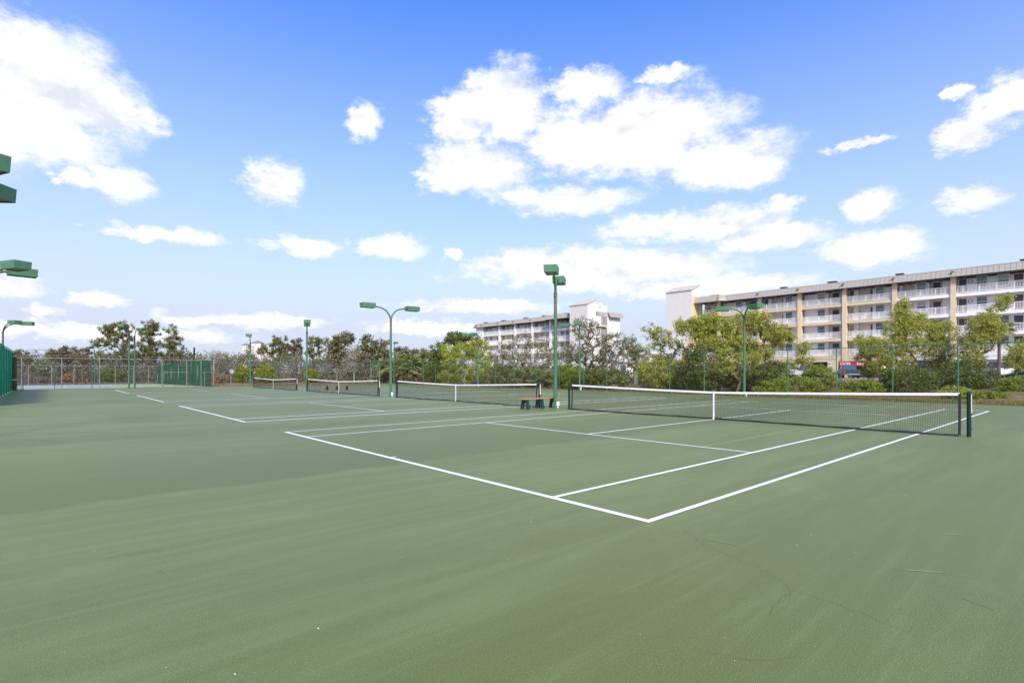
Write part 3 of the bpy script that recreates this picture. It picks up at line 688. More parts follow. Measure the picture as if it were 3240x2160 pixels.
# odds and ends beyond the end fence
_q = at(732, 70); t = thing('satellite_dish', 'white satellite dish beyond the fence left of the hotel', 'dish', (_q.x, _q.y, 0), R(-35))
m = MB(); n_ = 18
for ring, (rr, dp) in enumerate(((0, 0), (.12, .012), (.22, .04), (.29, .075))):
    for k in range(n_): m.v.append((dp, rr*math.cos(2*math.pi*k/n_), rr*math.sin(2*math.pi*k/n_)*1.15))
for ring in range(3):
    for k in range(n_): m.f.append((ring*n_+k, ring*n_+(k+1) % n_, (ring+1)*n_+(k+1) % n_, (ring+1)*n_+k))
o = m.build('reflector', M['galv'], t, True); o.location = (0, 0, 1.72); o.rotation_euler = (0, R(-14), 0)
sl = o.modifiers.new('solid', 'SOLIDIFY'); sl.thickness = .015
m = MB(); m.tube([(-.12, 0, -.1), (-.12, 0, 1.6), (-.02, 0, 1.72)], .03, 8); m.tube([(0, 0, 1.42), (.35, 0, 1.6)], .012, 6); m.build('mast', M['galv'], t, True)
m = MB(); m.box((.36, 0, 1.62), (.08, .06, .06)); m.build('receiver', M['galv'], t)
_q = at(612, 92); m = MB(); m.tube([(0, 0, -.3), (.1, 0, 4.4), (.16, 0, 6.02)], [.19, .17, .15], 10)
o = m.build('utility_pole', M['wood_pole'], smooth=True); o.location = (_q.x, _q.y, 0); tag(o, 'dark leaning stub of a utility pole above the thicket', 'pole')
p0, p1 = at(-400, 70, 1098), at(230, 92, 1104); m = MB(); m.tube([p0.lerp(p1, i/16)-Vector((0, 0, .35*math.sin(math.pi*i/16))) for i in range(17)], .022, 5)
tag(m.build('overhead_wire', M['black']), 'thin overhead wire crossing the sky at the left edge', 'wire')
# ------------------------------------------------------------------ buildings
def text_mesh(txt, size, ext=.01):
    cu = bpy.data.curves.new('lettering', 'FONT'); cu.body = txt; cu.size = size; cu.extrude = ext; cu.align_x = 'CENTER'; cu.align_y = 'CENTER'; cu.resolution_u = 2; cu.offset = size*.02
    o = bpy.data.objects.new('lettering', cu); COL.objects.link(o); dg = bpy.context.evaluated_depsgraph_get(); me = bpy.data.meshes.new_from_object(o.evaluated_get(dg))
    bpy.data.objects.remove(o); bpy.data.curves.remove(cu); return me
def lettering(txt, size, mat, parent, loc, rot):
    me = text_mesh(txt, size); me.materials.append(mat); o = bpy.data.objects.new('lettering', me); COL.objects.link(o); o.parent = parent; o.location = loc; o.rotation_euler = rot; return o
DECK = [4.36, 7.16, 9.96, 12.76]; EAVE = 15.1; RTOP = 16.25
FRONT = (R(90), 0, -R(90))                # lettering that faces -x
def window_meshes():
    fr = MB(); w, h = 1.15, 1.42
    for y in (-w/2, w/2): fr.box((-.03, y, h/2), (.08, .09, h+.09))
    for z in (0, h): fr.box((-.032, 0, z), (.085, w-.09, .09))
    fr.box((-.025, 0, h*.5), (.06, w-.09, .06)); fr.box((-.07, 0, -.07), (.14, w+.22, .05))
    gl = MB(); gl.box((.0, 0, h/2), (.02, w-.05, h-.05))
    a = fr.mesh('window_frame'); a.materials.append(M['frame']); b = gl.mesh('pane'); b.materials.append(M['glass'])
    bl = MB(); bl.box((-.012, 0, h*.72), (.006, w-.1, h*.5)); c = bl.mesh('blind'); c.materials.append(M['blind']); return a, b, c
WF, WG, WB = window_meshes(); rw = random.Random(3)
def add_window(t, x, y, z, sc=1.0):
    f = share('window', WF, t, (x, y, z), 0, (1, sc, 1)); share('pane', WG, f, (0, 0, 0))
    if rw.random() < .4: share('blind', WB, f, (0, 0, rw.uniform(0, .06)))
    return f
def railing(t, y0, y1, z, x=0.0, bal=True, step=.145):
    m = MB(); L = abs(y1-y0); ya, yb = min(y0, y1), max(y0, y1)
    m.rng(x-.045, x+.045, ya, yb, z+1.0, z+1.06); m.rng(x-.03, x+.03, ya, yb, z+.09, z+.15)
    n = int(L/step)
    for i in range(1, n):
        y = ya+L*i/n; w = .05 if i % 12 == 0 else .023; m.rng(x-w*.8, x+w*.8, y-w, y+w, z+.15, z+1.0)
    return m.build('railing', M['rail'], t)
def make_apartments(label, org, bays, cols, tower, yl, yr, colmat, wallmat, fascia, towermat, front_jog, panel_w, right_end=None):
    t = thing('apartment_building', label, 'building', C(0, org), RZ)
    DEEP = 9.5
    # core walls behind the walkways
    core = MB(); core.rng(2.1, DEEP, yr, yl, .5, EAVE+.2); core.build('core_wall', wallmat, t)
    for y in cols:
        m = MB(); m.rng(-.3, .3, y-.3, y+.3, .5, EAVE); m.build('column', colmat, t)
    for z in DECK:
        for i in range(len(cols)-1):
            y0, y1 = cols[i]+.3, cols[i+1]-.3
            m = MB(); m.rng(-.16, -.02, y0, y1, z-.46, z-.0); m.build('slab_edge', fascia((y0+y1)/2), t)
        m = MB(); m.rng(-.02, 3.4, yr, yl, z-.30, z-.03); m.build('walkway_slab', M['fascia_white'], t)
    for i in range(len(cols)-1):
        y0, y1 = cols[i]+.3, cols[i+1]-.3; Lb = y1-y0; pat = bays[i]
        Y = lambda u: y1-u*Lb                 # u runs from left to right as seen from the courts
        segs, wins, doors = {'A': ([(0, .6), (.93, 1)], [.43], [(.66, .82, 'd', 2.07)]),
                             'B': ([(0, .21), (.53, 1)], [.69], [(.02, .11, 'w', 1.12), (.45, .53, 'd', 2.07)]),
                             'C': ([(0, .06), (.3, .58), (.83, 1)], [.43], [(.63, .77, 'd', 2.07)]),
                             'D': ([(0, 1)], [.2, .37, .72, .9], [(.01, .075, 'd', 1.12), (.45, .52, 'd', 1.12)]),
                             'E': ([(0, 1)], [.3, .75], [])}[pat]
        for fz, z in enumerate([.9]+DECK):
            top = (DECK+[EAVE+.1])[fz]-.30
            if fz == 0: continue
            for (u0, u1) in segs:
                m = MB(); m.rng(1.15, 2.12, Y(u1), Y(u0), z-.03, top); m.build('front_wall', wallmat, t)
            for u in wins: add_window(t, 1.135, Y(u), z+.82, 1.0 if pat != 'E' else .8)
            for (u0, u1, k, x) in doors:
                mk = M['dark_door'] if k == 'd' or (fz == 4) else M['wood_door']
                m = MB(); m.rng(x-.02, x+.03, Y(u1), Y(u0), z, z+2.1); d = m.build('door', mk, t)
                m = MB(); m.rng(x-.06, x+.02, Y(u1)-.07, Y(u1)-.002, z, z+2.17); m.rng(x-.06, x+.02, Y(u0)+.002, Y(u0)+.07, z, z+2.17); m.rng(x-.06, x+.02, Y(u1)-.002, Y(u0)+.002, z+2.102, z+2.17); m.build('door_frame', M['frame'], d)
            if pat == 'D':
                for u in (.105, .555):
                    m = MB(); m.rng(1.11, 1.14, Y(u)-.22, Y(u)+.22, z+1.55, z+1.95); pl = m.build('door_plaque', M['navy'], t); m = MB(); m.rng(1.102, 1.108, Y(u)-.16, Y(u)+.16, z+1.6, z+1.9); m.build('plaque_face', M['white'], pl)
            railing(t, y0, y1, z)
        # ground storey
        m = MB(); m.rng(-.12, .12, y0, y1, DECK[0]-1.0, DECK[0]-.47); m.build('ground_beam', fascia((y0+y1)/2), t)
        if y0 < 33:
            m = MB(); m.rng(1.8, 2.08, y0+.2, y1-.2, .9, 3.3); m.build('shopfront', M['storefront'], t)
    # mansard band of metal panels, hung in front of the roof deck
    m = MB(); m.rng(-.5, DEEP, yr, yl, EAVE+.3, RTOP-.05); m.build('roof_deck', M['roof_metal'], t)
    m = MB(); m.rng(-.72, 3.3, yr, yl, EAVE+.02, EAVE+.28)
    so = m.build('soffit', M['soffit'], t)
    k = MB()
    y = yr+.3
    while y < yl-.3: k.rng(-.6, 3.2, y-.03, y+.03, EAVE-.10, EAVE+.015); y += 1.2
    k.build('soffit_joists', M['rail_rust'], so)
    pm = MB(); w = panel_w
    pm.add([(-.98, .012, EAVE), (-.98, w-.012, EAVE), (-.40, w-.012, RTOP), (-.40, .012, RTOP), (-.94, .012, EAVE), (-.94, w-.012, EAVE), (-.36, w-.012, RTOP), (-.36, .012, RTOP)], [(0, 3, 2, 1), (4, 5, 6, 7), (0, 4, 7, 3), (1, 2, 6, 5), (3, 7, 6, 2), (0, 1, 5, 4)])
    pm.add([(-1.03, -.012, EAVE-.01), (-1.03, .012, EAVE-.01), (-.45, .012, RTOP), (-.45, -.012, RTOP), (-.96, -.012, EAVE-.01), (-.96, .012, EAVE-.01), (-.38, .012, RTOP), (-.38, -.012, RTOP)], [(0, 3, 2, 1), (4, 5, 6, 7), (0, 4, 7, 3), (1, 2, 6, 5), (3, 7, 6, 2), (0, 1, 5, 4)])
    pme = pm.mesh('roof_panel'); pme.materials.append(M['roof_metal'])
    jog0, jog1 = front_jog; n_ = int((yl-yr)/w)
    for i in range(n_):
        y = yr+i*w; off = -1.25 if jog0 <= y < jog1 else 0.0
        if tower and tower[0]-.1 < y+w*.5 < tower[1]: continue
        share('roof_panel', pme, t, (off, y, 0))
    if jog1 > jog0:
        m = MB(); m.rng(-1.7, -.5, jog0, jog1, EAVE+.05, RTOP-.06); m.build('roof_deck', M['roof_metal'], t)
        m = MB(); m.add([(-2.23, jog0, EAVE), (-.98, jog0-1.0, EAVE), (-.40, jog0-.4, RTOP), (-1.65, jog0, RTOP)], [(0, 1, 2, 3)]); m.add([(-2.2, jog0+.05, EAVE), (-.95, jog0+.05, EAVE), (-.38, jog0+.05, RTOP), (-1.62, jog0+.05, RTOP)], [(3, 2, 1, 0)]); m.build('roof_hip', M['roof_metal'], t)
    if tower:
        ty0, ty1 = tower
        poly = [(-2.9, .4), (3.4, .4), (3.4, 16.9), (.1, 18.85), (-2.9, 17.65)]
        poly = [(-2.9, .4), (.1, .4), (.1, 18.85), (-2.9, 17.65)]
        m = MB(); m.prism(poly, 'y', ty0, ty1); m.build('stair_tower', towermat[0], t)
        m = MB(); m.rng(-2.86, .05, ty0-.03, ty0-.002, .4, 16.6); m.build('tower_side_panel', towermat[1], t)
        m = MB(); m.add([(-3.05, ty0-.15, 17.6), (-3.05, ty1+.15, 17.6), (.3, ty1+.15, 18.94), (.3, ty0-.15, 18.94), (-3.05, ty0-.15, 17.75), (-3.05, ty1+.15, 17.75), (.3, ty1+.15, 19.09), (.3, ty0-.15, 19.09)], [(0, 3, 2, 1), (4, 5, 6, 7), (0, 4, 7, 3), (1, 2, 6, 5), (3, 7, 6, 2), (0, 1, 5, 4)])
        rf = m.build('tower_roof', M['tower_roof'], t)
        k = MB(); y = ty0+.3
        while y < ty1: k.add([(-3.06, y-.015, 17.76), (-3.06, y+.015, 17.76), (.3, y+.015, 19.1), (.3, y-.015, 19.1), (-3.06, y-.015, 17.80), (-3.06, y+.015, 17.80), (.3, y+.015, 19.14), (.3, y-.015, 19.14)], [(0, 3, 2, 1), (4, 5, 6, 7), (0, 4, 7, 3), (1, 2, 6, 5), (3, 7, 6, 2), (0, 1, 5, 4)]); y += .45
        k.build('roof_seams', M['tower_roof'], rf)
    rv = random.Random(int(yl))
    y = yr+2.5
    while y < yl-2:
        m = MB(); w2 = rv.uniform(.5, .85); m.rng(.3, 1.2, y-w2, y+w2*.6, RTOP-.05, RTOP+.30); m.rng(.2, 1.3, y-w2-.1, y+w2*.6+.1, RTOP+.30, RTOP+.37); m.build('roof_vent', M['vent'], t)
        y += rv.uniform(7.0, 14)
    for y in cols:
        m = MB(); m.box((-.86, y, EAVE+.72), (.22, .16, .12)); m.tube([(-.9, y+.1, EAVE+.68), (-1.08, y+.2, EAVE+.6)], .06, 8); m.tube([(-.9, y-.1, EAVE+.68), (-1.08, y-.2, EAVE+.6)], .06, 8); m.build('flood_light', M['vent'], t)
    return t
COLS1 = [-16.0, -2.3, 11.3, 18.2, 24.9, 31.65, 38.4, 46.1, 50.0]
b1 = make_apartments('long tan and grey apartment building with white balcony rails at the right', 92.0, ['D', 'D', 'C', 'B', 'A', 'B', 'A', 'E'], COLS1, (50.2, 55.8), 50.1, -16,
    M['tan'], M['grey_siding'], lambda y: M['tan_flat'] if y > 18 else M['fascia_white'], (M['tower_siding'], M['tan']), (45.2, 50.1), .56)
# chairs on two walkways
for y, z in ((22.6, DECK[2]), (22.4, DECK[3])):
    cpos = C(y, 92.9, z)
    t = thing('deck_chair', 'white deck chair on the %s walkway of the tan building' % ('upper' if z > 10 else 'second-highest'), 'chair', cpos, RZ)
    m = MB(); m.box((0, 0, .36), (.5, .5, .05)); m.build('seat', M['white'], t)
    m = MB(); m.box((.28, 0, .68), (.05, .5, .65), Matrix.Rotation(R(18), 3, 'Y')); m.build('backrest', M['white'], t)
    for sx in (-.2, .2):
        for sy in (-.22, .22):
            m = MB(); m.box((sx, sy, .17), (.05, .05, .34)); m.build('leg', M['white'], t)
# banner and signs on the ground storey
def sign(label, y, z, w, h, mat, txts, x=-.35, group=None):
    p = C(y, 92.0+x, z); t = thing('shop_sign', label, 'sign', p, RZ)
    m = MB(); m.box((0, 0, 0), (.06, w, h)); m.build('panel', mat, t)
    for (s, yy, sz) in txts: lettering(s, sz, M['white'], t, (-.042, yy, 0), FRONT)
    return t
sign('red banner with white lettering 60-J above the dark pickup', 22.2, 3.02, 7.0, .82, M['red'], [('OOM', 2.55, .62), ('60-J', .45, .62)])
sign('navy sign with white letters AC behind the right trees', 15.6, 2.95, 3.2, .95, M['navy'], [('AC', .85, .55)])
sign('navy sign half hidden behind the big yellow-green tree', 33.9, 2.75, 3.4, .8, M['navy'], [])
_q = C(25.9, 89.6); m = MB(); m.rng(-.5, .5, -.62, .62, -.1, 2.9); m.rng(-.56, .56, -.68, .68, 2.9, 3.05); t = thing('entrance_pier', 'pale pier with a small notice left of the dark pickup', 'pier', (_q.x, _q.y, .85), RZ); m.build('pier', M['tan_flat'], t)
m = MB(); m.rng(-.54, -.502, .05, .5, 1.8, 2.35); m.build('notice', M['white'], t); m = MB(); m.rng(-.56, -.541, .1, .45, 2.05, 2.2); m.build('notice_print', M['navy'], t)

COLS2 = [85.0, 92.0, 98.8, 105.7, 112.4, 120.1]
b2 = make_apartments('white apartment building with stair tower behind the bare oaks', 93.0, ['A', 'B', 'A', 'B', 'E'], COLS2, (77.2, 82.8), 123.1, 77.2,
    M['white'], M['grey_siding'], lambda y: M['white'], (M['tower_siding'], M['white_siding']), (84.0, 92.0), .9)
m = MB(); m.rng(-.32, 3.4, 120.1, 123.1, .5, EAVE); m.build('end_wall', M['white_siding'], b2)
m = MB(); m.rng(.12, 4.4, 77.2, 82.8, .4, 17.75); m.build('stair_block', M['white_siding'], b2)
m = MB(); m.rng(.9, 2.4, 77.1, 77.6, 17.3, 18.2); m.build('parapet_notch', M['white_siding'], b2)
m = MB(); m.rng(-.1, 3.6, 76.7, 77.15, 12.6, 13.0); m.build('balcony_canopy', M['tan_flat'], b2)
m = MB(); m.rng(4.45, 9.5, 77.25, 84, .4, EAVE+.1); m.build('rear_wing', M['white_siding'], b2)
f = add_window(b2, 6.6, 77.22, 12.9, .8); f.rotation_euler = (0, 0, R(90))
pm = MB(); x = 4.5
while x < 9.9:
    pm.add([(x+.02, 76.35, EAVE), (x+.48, 76.35, EAVE), (x+.48, 77.0, RTOP+.1), (x+.02, 77.0, RTOP+.1), (x+.02, 76.45, EAVE), (x+.48, 76.45, EAVE), (x+.48, 77.1, RTOP+.1), (x+.02, 77.1, RTOP+.1)], [(0, 1, 2, 3), (7, 6, 5, 4), (0, 3, 7, 4), (1, 5, 6, 2), (3, 2, 6, 7), (0, 4, 5, 1)]); x += .5
pm.rng(4.4, 10, 77.12, 84, EAVE+.3, RTOP+.08); pm.build('side_mansard', M['roof_metal'], b2)
m = MB(); m.add([(-.98, 123.1, EAVE), (-.40, 123.1, RTOP), (-.4, 123.4, RTOP), (-.98, 124.0, EAVE), (9.5, 124.0, EAVE), (9.5, 123.4, RTOP)], [(0, 1, 2, 3), (3, 2, 5, 4)]); m.build('roof_hip', M['roof_metal'], b2)
# low building between the two blocks
_q = at(2050, 97); t = thing('low_building', 'low white building with grey metal roof between the two blocks', 'building', (_q.x, _q.y, .5), R(-3))
m = MB(); m.rng(-6, 2.6, 0, 6, 0, 3.4); m.build('wall', M['white_siding'], t)
m = MB(); m.add([(-6.6, -.7, 3.05), (3.2, -.7, 3.05), (2.8, .3, 4.9), (-6.2, .3, 4.9), (-6.6, 6.7, 3.05), (3.2, 6.7, 3.05), (2.8, 5.7, 4.9), (-6.2, 5.7, 4.9)], [(0, 1, 2, 3), (5, 4, 7, 6), (4, 0, 3, 7), (1, 5, 6, 2), (3, 2, 6, 7), (0, 4, 5, 1)]); rf = m.build('roof', M['grey_roof'], t)
m = MB(); x = -6.1
while x < 2.8: m.add([(x-.025, -.73, 3.05), (x+.025, -.73, 3.05), (x+.025, .27, 4.92), (x-.025, .27, 4.92), (x, -.66, 3.0)], [(0, 1, 2, 3), (0, 3, 4), (1, 4, 2)]); x += .5
m.build('roof_seam', M['grey_roof'], rf)
for x in (-4.5, -2, .8):
    m = MB(); m.rng(x-.6, x+.6, -.06, -.003, 1.0, 2.6); w_ = m.build('window', M['frame'], t); m = MB(); m.rng(x-.5, x+.5, -.08, -.062, 1.1, 2.5); m.build('pane', M['glass'], w_)
# hotel far away
_q = at(806, 650); t = thing('distant_hotel', 'tall pale hotel tower far beyond the trees', 'building', (_q.x, _q.y, 0), R(8))
def hp_(x0, x1, y0, y1, h, rh, roof=True):
    m = MB(); m.rng(x0, x1, y0, y1, 0, h); m.build('wall', M['far_wall'], t)
    if roof:
        cx, cy = (x0+x1)/2, (y0+y1)/2; e = .7; m = MB()
        m.add([(x0-e, y0-e, h+.02), (x1+e, y0-e, h+.02), (x1+e, y1+e, h+.02), (x0-e, y1+e, h+.02), (cx-(x1-x0)*.08, cy, h+rh), (cx+(x1-x0)*.08, cy, h+rh)], [(0, 1, 5, 4), (1, 2, 5), (2, 3, 4, 5), (3, 0, 4), (3, 2, 1, 0)]); m.build('roof', M['far_roof'], t)
hp_(-15, -8.2, 0, 9, 36, 2.6); hp_(-8.2, -3.2, 2.5, 9, 34.5, 1.6); hp_(-3.2, 8.2, -2, 9, 38.6, 3.4); hp_(8.2, 20, 1, 10, 37.2, 1.0)
wm_ = MB(); wm_.box((0, 0, 0), (1.5, .5, 1.5)); wme = wm_.mesh('window'); wme.materials.append(M['far_win'])
for k in range(11):
    for (x, y) in ((-9.3, -.15), (-6.4, 2.35), (-4.4, 2.35), (-1.2, -2.15), (10.5, .85), (14, .85), (17, .85)): share('window', wme, t, (x, y, 33.6-k*3.1))
for z in (33.0, 29.0, 13.0):
    m = MB(); m.rng(-15.1, -9.9, -.2, -.01, z, z+.4); m.build('string_course', M['far_roof'], t)
# ------------------------------------------------------------------ vehicles
def wheel(t, x, y, r=.36, w=.24):
    m = MB(); m.tube([(x, y-w/2, r), (x, y-w*.42, r), (x, y+w*.42, r), (x, y+w/2, r)], [r*.9, r, r, r*.9], 18); o = m.build('tyre', M['black'], t, True)
    s = 1 if y > 0 else -1; m = MB(); m.tube([(x, y+s*w*.40, r), (x, y+s*w*.53, r)], [r*.62, r*.55], 12); m.build('rim', M['chrome'], o, True)
def car(name, label, px, D, rz, paint, kind):
    p = at(px, D); t = thing(name, label, {'pickup_truck': 'pickup', 'sport_utility_vehicle': 'car', 'delivery_van': 'van'}.get(name, 'car'), (p.x, p.y, .845), rz)
    # nose towards +x
    if kind == 'pickup':
        L, Wd = 5.4, 1.88; low = [(-2.7, .5), (-2.68, 1.05), (.2-.9, 1.08), (.95, 1.12), (2.45, 1.02), (2.68, .75), (2.68, .45), (-2.6, .42)]; cab = [(-.72, 1.08), (-.55, 1.74), (.55, 1.76), (1.2, 1.12)]
    elif kind == 'van':
        L, Wd = 5.2, 1.95; low = [(-2.6, .45), (-2.6, 1.2), (1.9, 1.2), (2.5, 1.0), (2.6, .6), (2.55, .42)]; cab = [(-2.58, 1.2), (-2.5, 2.1), (.9, 2.15), (1.85, 1.2)]
    elif kind == 'suv':
        L, Wd = 4.7, 1.85; low = [(-2.35, .45), (-2.38, 1.05), (1.0, 1.12), (2.2, 1.0), (2.36, .7), (2.3, .42)]; cab = [(-2.3, 1.06), (-2.05, 1.70), (.25, 1.74), (1.05, 1.12)]
    else:
        L, Wd = 4.6, 1.78; low = [(-2.3, .4), (-2.3, .92), (-1.9, .98), (.95, .98), (2.1, .85), (2.3, .6), (2.25, .35)]; cab = [(-1.75, .98), (-1.1, 1.42), (.1, 1.45), (.95, .98)]
    m = MB(); m.prism(low, 'y', -Wd/2, Wd/2); m.build('body', paint, t, bevel=.06)
    m = MB(); y0 = Wd/2-.06; y1 = Wd/2-.2
    vs = [(x, s*(y0 if i in (0, 3) else y1), z) for s in (-1, 1) for i, (x, z) in enumerate(cab)]
    m.add(vs, [(0, 1, 2, 3), (7, 6, 5, 4), (0, 4, 5, 1), (1, 5, 6, 2), (2, 6, 7, 3)]); cb = m.build('cabin', paint, t, bevel=.04)
    def lerp(a, b, k): return tuple(a[i]+(b[i]-a[i])*k for i in range(3))
    def pane(a, b, c, d, inset, nrm):
        ct = tuple((a[i]+b[i]+c[i]+d[i])/4 for i in range(3)); q_ = [lerp(v, ct, inset) for v in (a, b, c, d)]; q2 = [tuple(v[i]+nrm[i]*.012 for i in range(3)) for v in q_]
        m = MB(); m.add(q_+q2, [(4, 5, 6, 7), (3, 2, 1, 0), (0, 1, 5, 4), (1, 2, 6, 5), (2, 3, 7, 6), (3, 0, 4, 7)]); m.build('side_window' if abs(nrm[1]) > .5 else 'windscreen', M['glass'], cb)
    pane(vs[0], vs[4], vs[5], vs[1], .13, (-1, 0, .3)); pane(vs[3], vs[7], vs[6], vs[2], .12, (1, 0, .5))
    for s in (0, 4):
        a, b, c, d = vs[s], vs[s+1], vs[s+2], vs[s+3]; n_ = (0, -1 if s == 0 else 1, .15); mb, mt = lerp(a, d, .5), lerp(b, c, .5)
        pane(a, b, mt, mb, .17, n_); pane(mb, mt, c, d, .17, n_)
    for sx in (-L*.31, L*.31):
        for sy in (-Wd/2+.1, Wd/2-.1): wheel(t, sx, sy)
    for s in (-1, 1):
        m = MB(); m.box((-L/2-.01, s*(Wd/2-.12), .88), (.06, .16, .28)); m.build('tail_lamp', M['tail'], t)
        m = MB(); m.box((L/2-.04, s*(Wd/2-.22), .78), (.1, .3, .16)); m.build('headlight', M['white'], t)
    m = MB(); m.box((-L/2-.06, 0, .52), (.14, Wd*.94, .16)); m.build('rear_bumper', M['chrome'], t); m = MB(); m.box((L/2+.02, 0, .52), (.12, Wd*.94, .16)); m.build('front_bumper', M['chrome'], t)
    if kind == 'pickup':
        m = MB(); m.box((-L/2-.012, 0, .98), (.03, .22, .07)); m.build('tailgate_handle', M['black'], t)
        m = MB(); m.rng(-2.6, -.8, -Wd/2+.12, Wd/2-.12, 1.09, 1.10); m.build('bed_floor', M['black'], t)
    return t
car('pickup_truck', 'charcoal pickup truck parked under the red banner, seen from behind', 2684, 70, R(66), M['car_dark'], 'pickup')
car('sport_utility_vehicle', 'silver sport utility vehicle half hidden behind the shrubs', 2505, 69, R(150), M['car_silver'], 'suv')
car('parked_car', 'pale teal car between the silver vehicle and the pier', 2592, 76, R(75), M['car_teal'], 'car')
car('parked_car', 'white car behind the trees right of the pickup', 2795, 74, R(70), M['car_white'], 'suv')
car('delivery_van', 'white van behind the rightmost leaning tree', 3135, 64, R(80), M['car_white'], 'van')
car('delivery_van', 'white van hidden behind the two right trees', 3000, 66, R(80), M['car_white'], 'van')
_q = at(3262, 60); t = thing('dumpster', 'navy dumpster at the right edge of the parking lot', 'dumpster', (_q.x, _q.y, .85), RZ)
m = MB(); m.add([(-.8, -1, .12), (.8, -1, .12), (.9, -1, 1.25), (-.9, -1, 1.25), (-.8, 1, .12), (.8, 1, .12), (.9, 1, 1.25), (-.9, 1, 1.25)], [(0, 1, 2, 3), (5, 4, 7, 6), (4, 0, 3, 7), (1, 5, 6, 2), (3, 2, 6, 7), (0, 4, 5, 1)]); m.build('bin', M['navy'], t, bevel=.02)
m = MB(); m.box((0, 0, 1.32), (1.9, 2.1, .08), Matrix.Rotation(R(4), 3, 'Y')); m.build('lid', M['black'], t)
m = MB(); m.rng(-.95, -.86, -.9, .9, .7, .8); m.build('lift_bar', M['navy'], t)
# boom lift beside the first tower
_q = at(2150, 92); t = thing('boom_lift', 'orange boom lift raised behind the sparse tree', 'boom lift', (_q.x, _q.y, .85), R(10))
m = MB(); m.rng(-1.2, 1.2, -.9, .9, .45, 1.1); m.build('chassis', M['blue'], t, bevel=.05); m = MB(); m.rng(-.9, .7, -.7, .7, 1.12, 1.9); m.build('turret', M['white'], t, bevel=.05)
for sx in (-.85, .85):
    for sy in (-.95, .95): wheel(t, sx, sy, .42, .3)
m = MB(); m.tube([(-.1, 0, 1.7), (1.9, .1, 5.6)], [.26, .2], 4); m.tube([(1.8, .1, 5.4), (1.15, .1, 4.1)], .10, 6); m.build('boom', M['orange'], t)
m = MB(); m.rng(1.7, 2.7, -.6, .7, 5.4, 5.5)
for z in (5.9, 6.4): 
    m.tube([(1.7, -.6, z), (2.7, -.6, z), (2.7, .7, z), (1.7, .7, z), (1.7, -.6, z)], .03, 6)
for x, y in ((1.7, -.6), (2.7, -.6), (2.7, .7), (1.7, .7)): m.tube([(x, y, 5.45), (x, y, 6.4)], .03, 6)
m.build('basket', M['orange'], t)
# ------------------------------------------------------------------ vegetation
def unit(n): v = RNG.normal(size=(n, 3)); return v/np.linalg.norm(v, axis=1)[:, None]
def quads_mesh(name, c, d, l, w, mat, up=0.0):
    n = len(c); s = np.cross(d, unit(n)); s /= np.linalg.norm(s, axis=1)[:, None]+1e-9
    if up:                                         # leaves turned a little to the light
        zz = np.array([0, 0, 1.0]); s2 = np.cross(d, zz); s = s*(1-up)+s2*up; s /= np.linalg.norm(s, axis=1)[:, None]+1e-9
    l = np.broadcast_to(np.asarray(l, float), (n,))[:, None]; w = np.broadcast_to(np.asarray(w, float), (n,))[:, None]
    V = np.stack([c-d*l*.5, c+s*w*.5, c+d*l*.5, c-s*w*.5], 1).reshape(-1, 3).astype(np.float32)
    me = bpy.data.meshes.new(name); me.vertices.add(4*n); me.vertices.foreach_set('co', V.ravel())
    me.loops.add(4*n); me.loops.foreach_set('vertex_index', np.arange(4*n, dtype=np.int32))
    me.polygons.add(n); me.polygons.foreach_set('loop_start', np.arange(0, 4*n, 4, dtype=np.int32))
    me.update(); me.validate(); me.materials.append(mat); return me
def link(name, me, parent): o = bpy.data.objects.new(name, me); COL.objects.link(o); o.parent = parent; return o
def skeleton(base, blobs, nend, trunk, jit=.10, shell=.6, droop=0.0):
    """trunk: polyline; ends spread through the crown blobs, each joined to its nearest neighbour towards the trunk."""
    nodes = [np.array(p, float) for p in trunk]; par = [-1]+list(range(len(trunk)-1))
    wts = np.array([b[3]*b[4]*b[5] for b in blobs])**(2/3); wts /= wts.sum(); ends = []
    for k in RNG.choice(len(blobs), nend, p=wts):
        x, y, z, rx, ry, rz = blobs[k]; u = unit(1)[0]; r = RNG.uniform(0, 1)**(1/3*(1-shell)+.12)
        ends.append(np.array([x, y, z])+u*np.array([rx, ry, rz])*r)
    ends = np.array(ends); f0 = nodes[-1]; k0 = max(0, len(nodes)-3)
    order = np.argsort(np.linalg.norm(ends-f0, axis=1)); tips = []
    arr = np.zeros((len(nodes)+3*nend, 3)); arr[:len(nodes)] = nodes; m = len(nodes); start = k0
    depth = np.zeros(len(arr)); 
    for i in order:
        e = ends[i]; dist = np.linalg.norm(arr[start:m]-e, axis=1)
        lowp = np.maximum(0, arr[start:m, 2]-e[2])*.6               # branches rise more than they fall
        j = start+int(np.argmin(dist+lowp+depth[start:m]*.02)); L = np.linalg.norm(e-arr[j]); p = j
        for q_ in ((.5,) if L > .5 else ()):
            mid = arr[j]*(1-q_)+e*q_+RNG.normal(0, jit*L, 3)+np.array([0, 0, .06*L])
            arr[m] = mid; par.append(p); depth[m] = depth[p]+1; p = m; m += 1
        arr[m] = e; par.append(p); depth[m] = depth[p]+1; tips.append(m); m += 1
    return arr[:m], par, tips
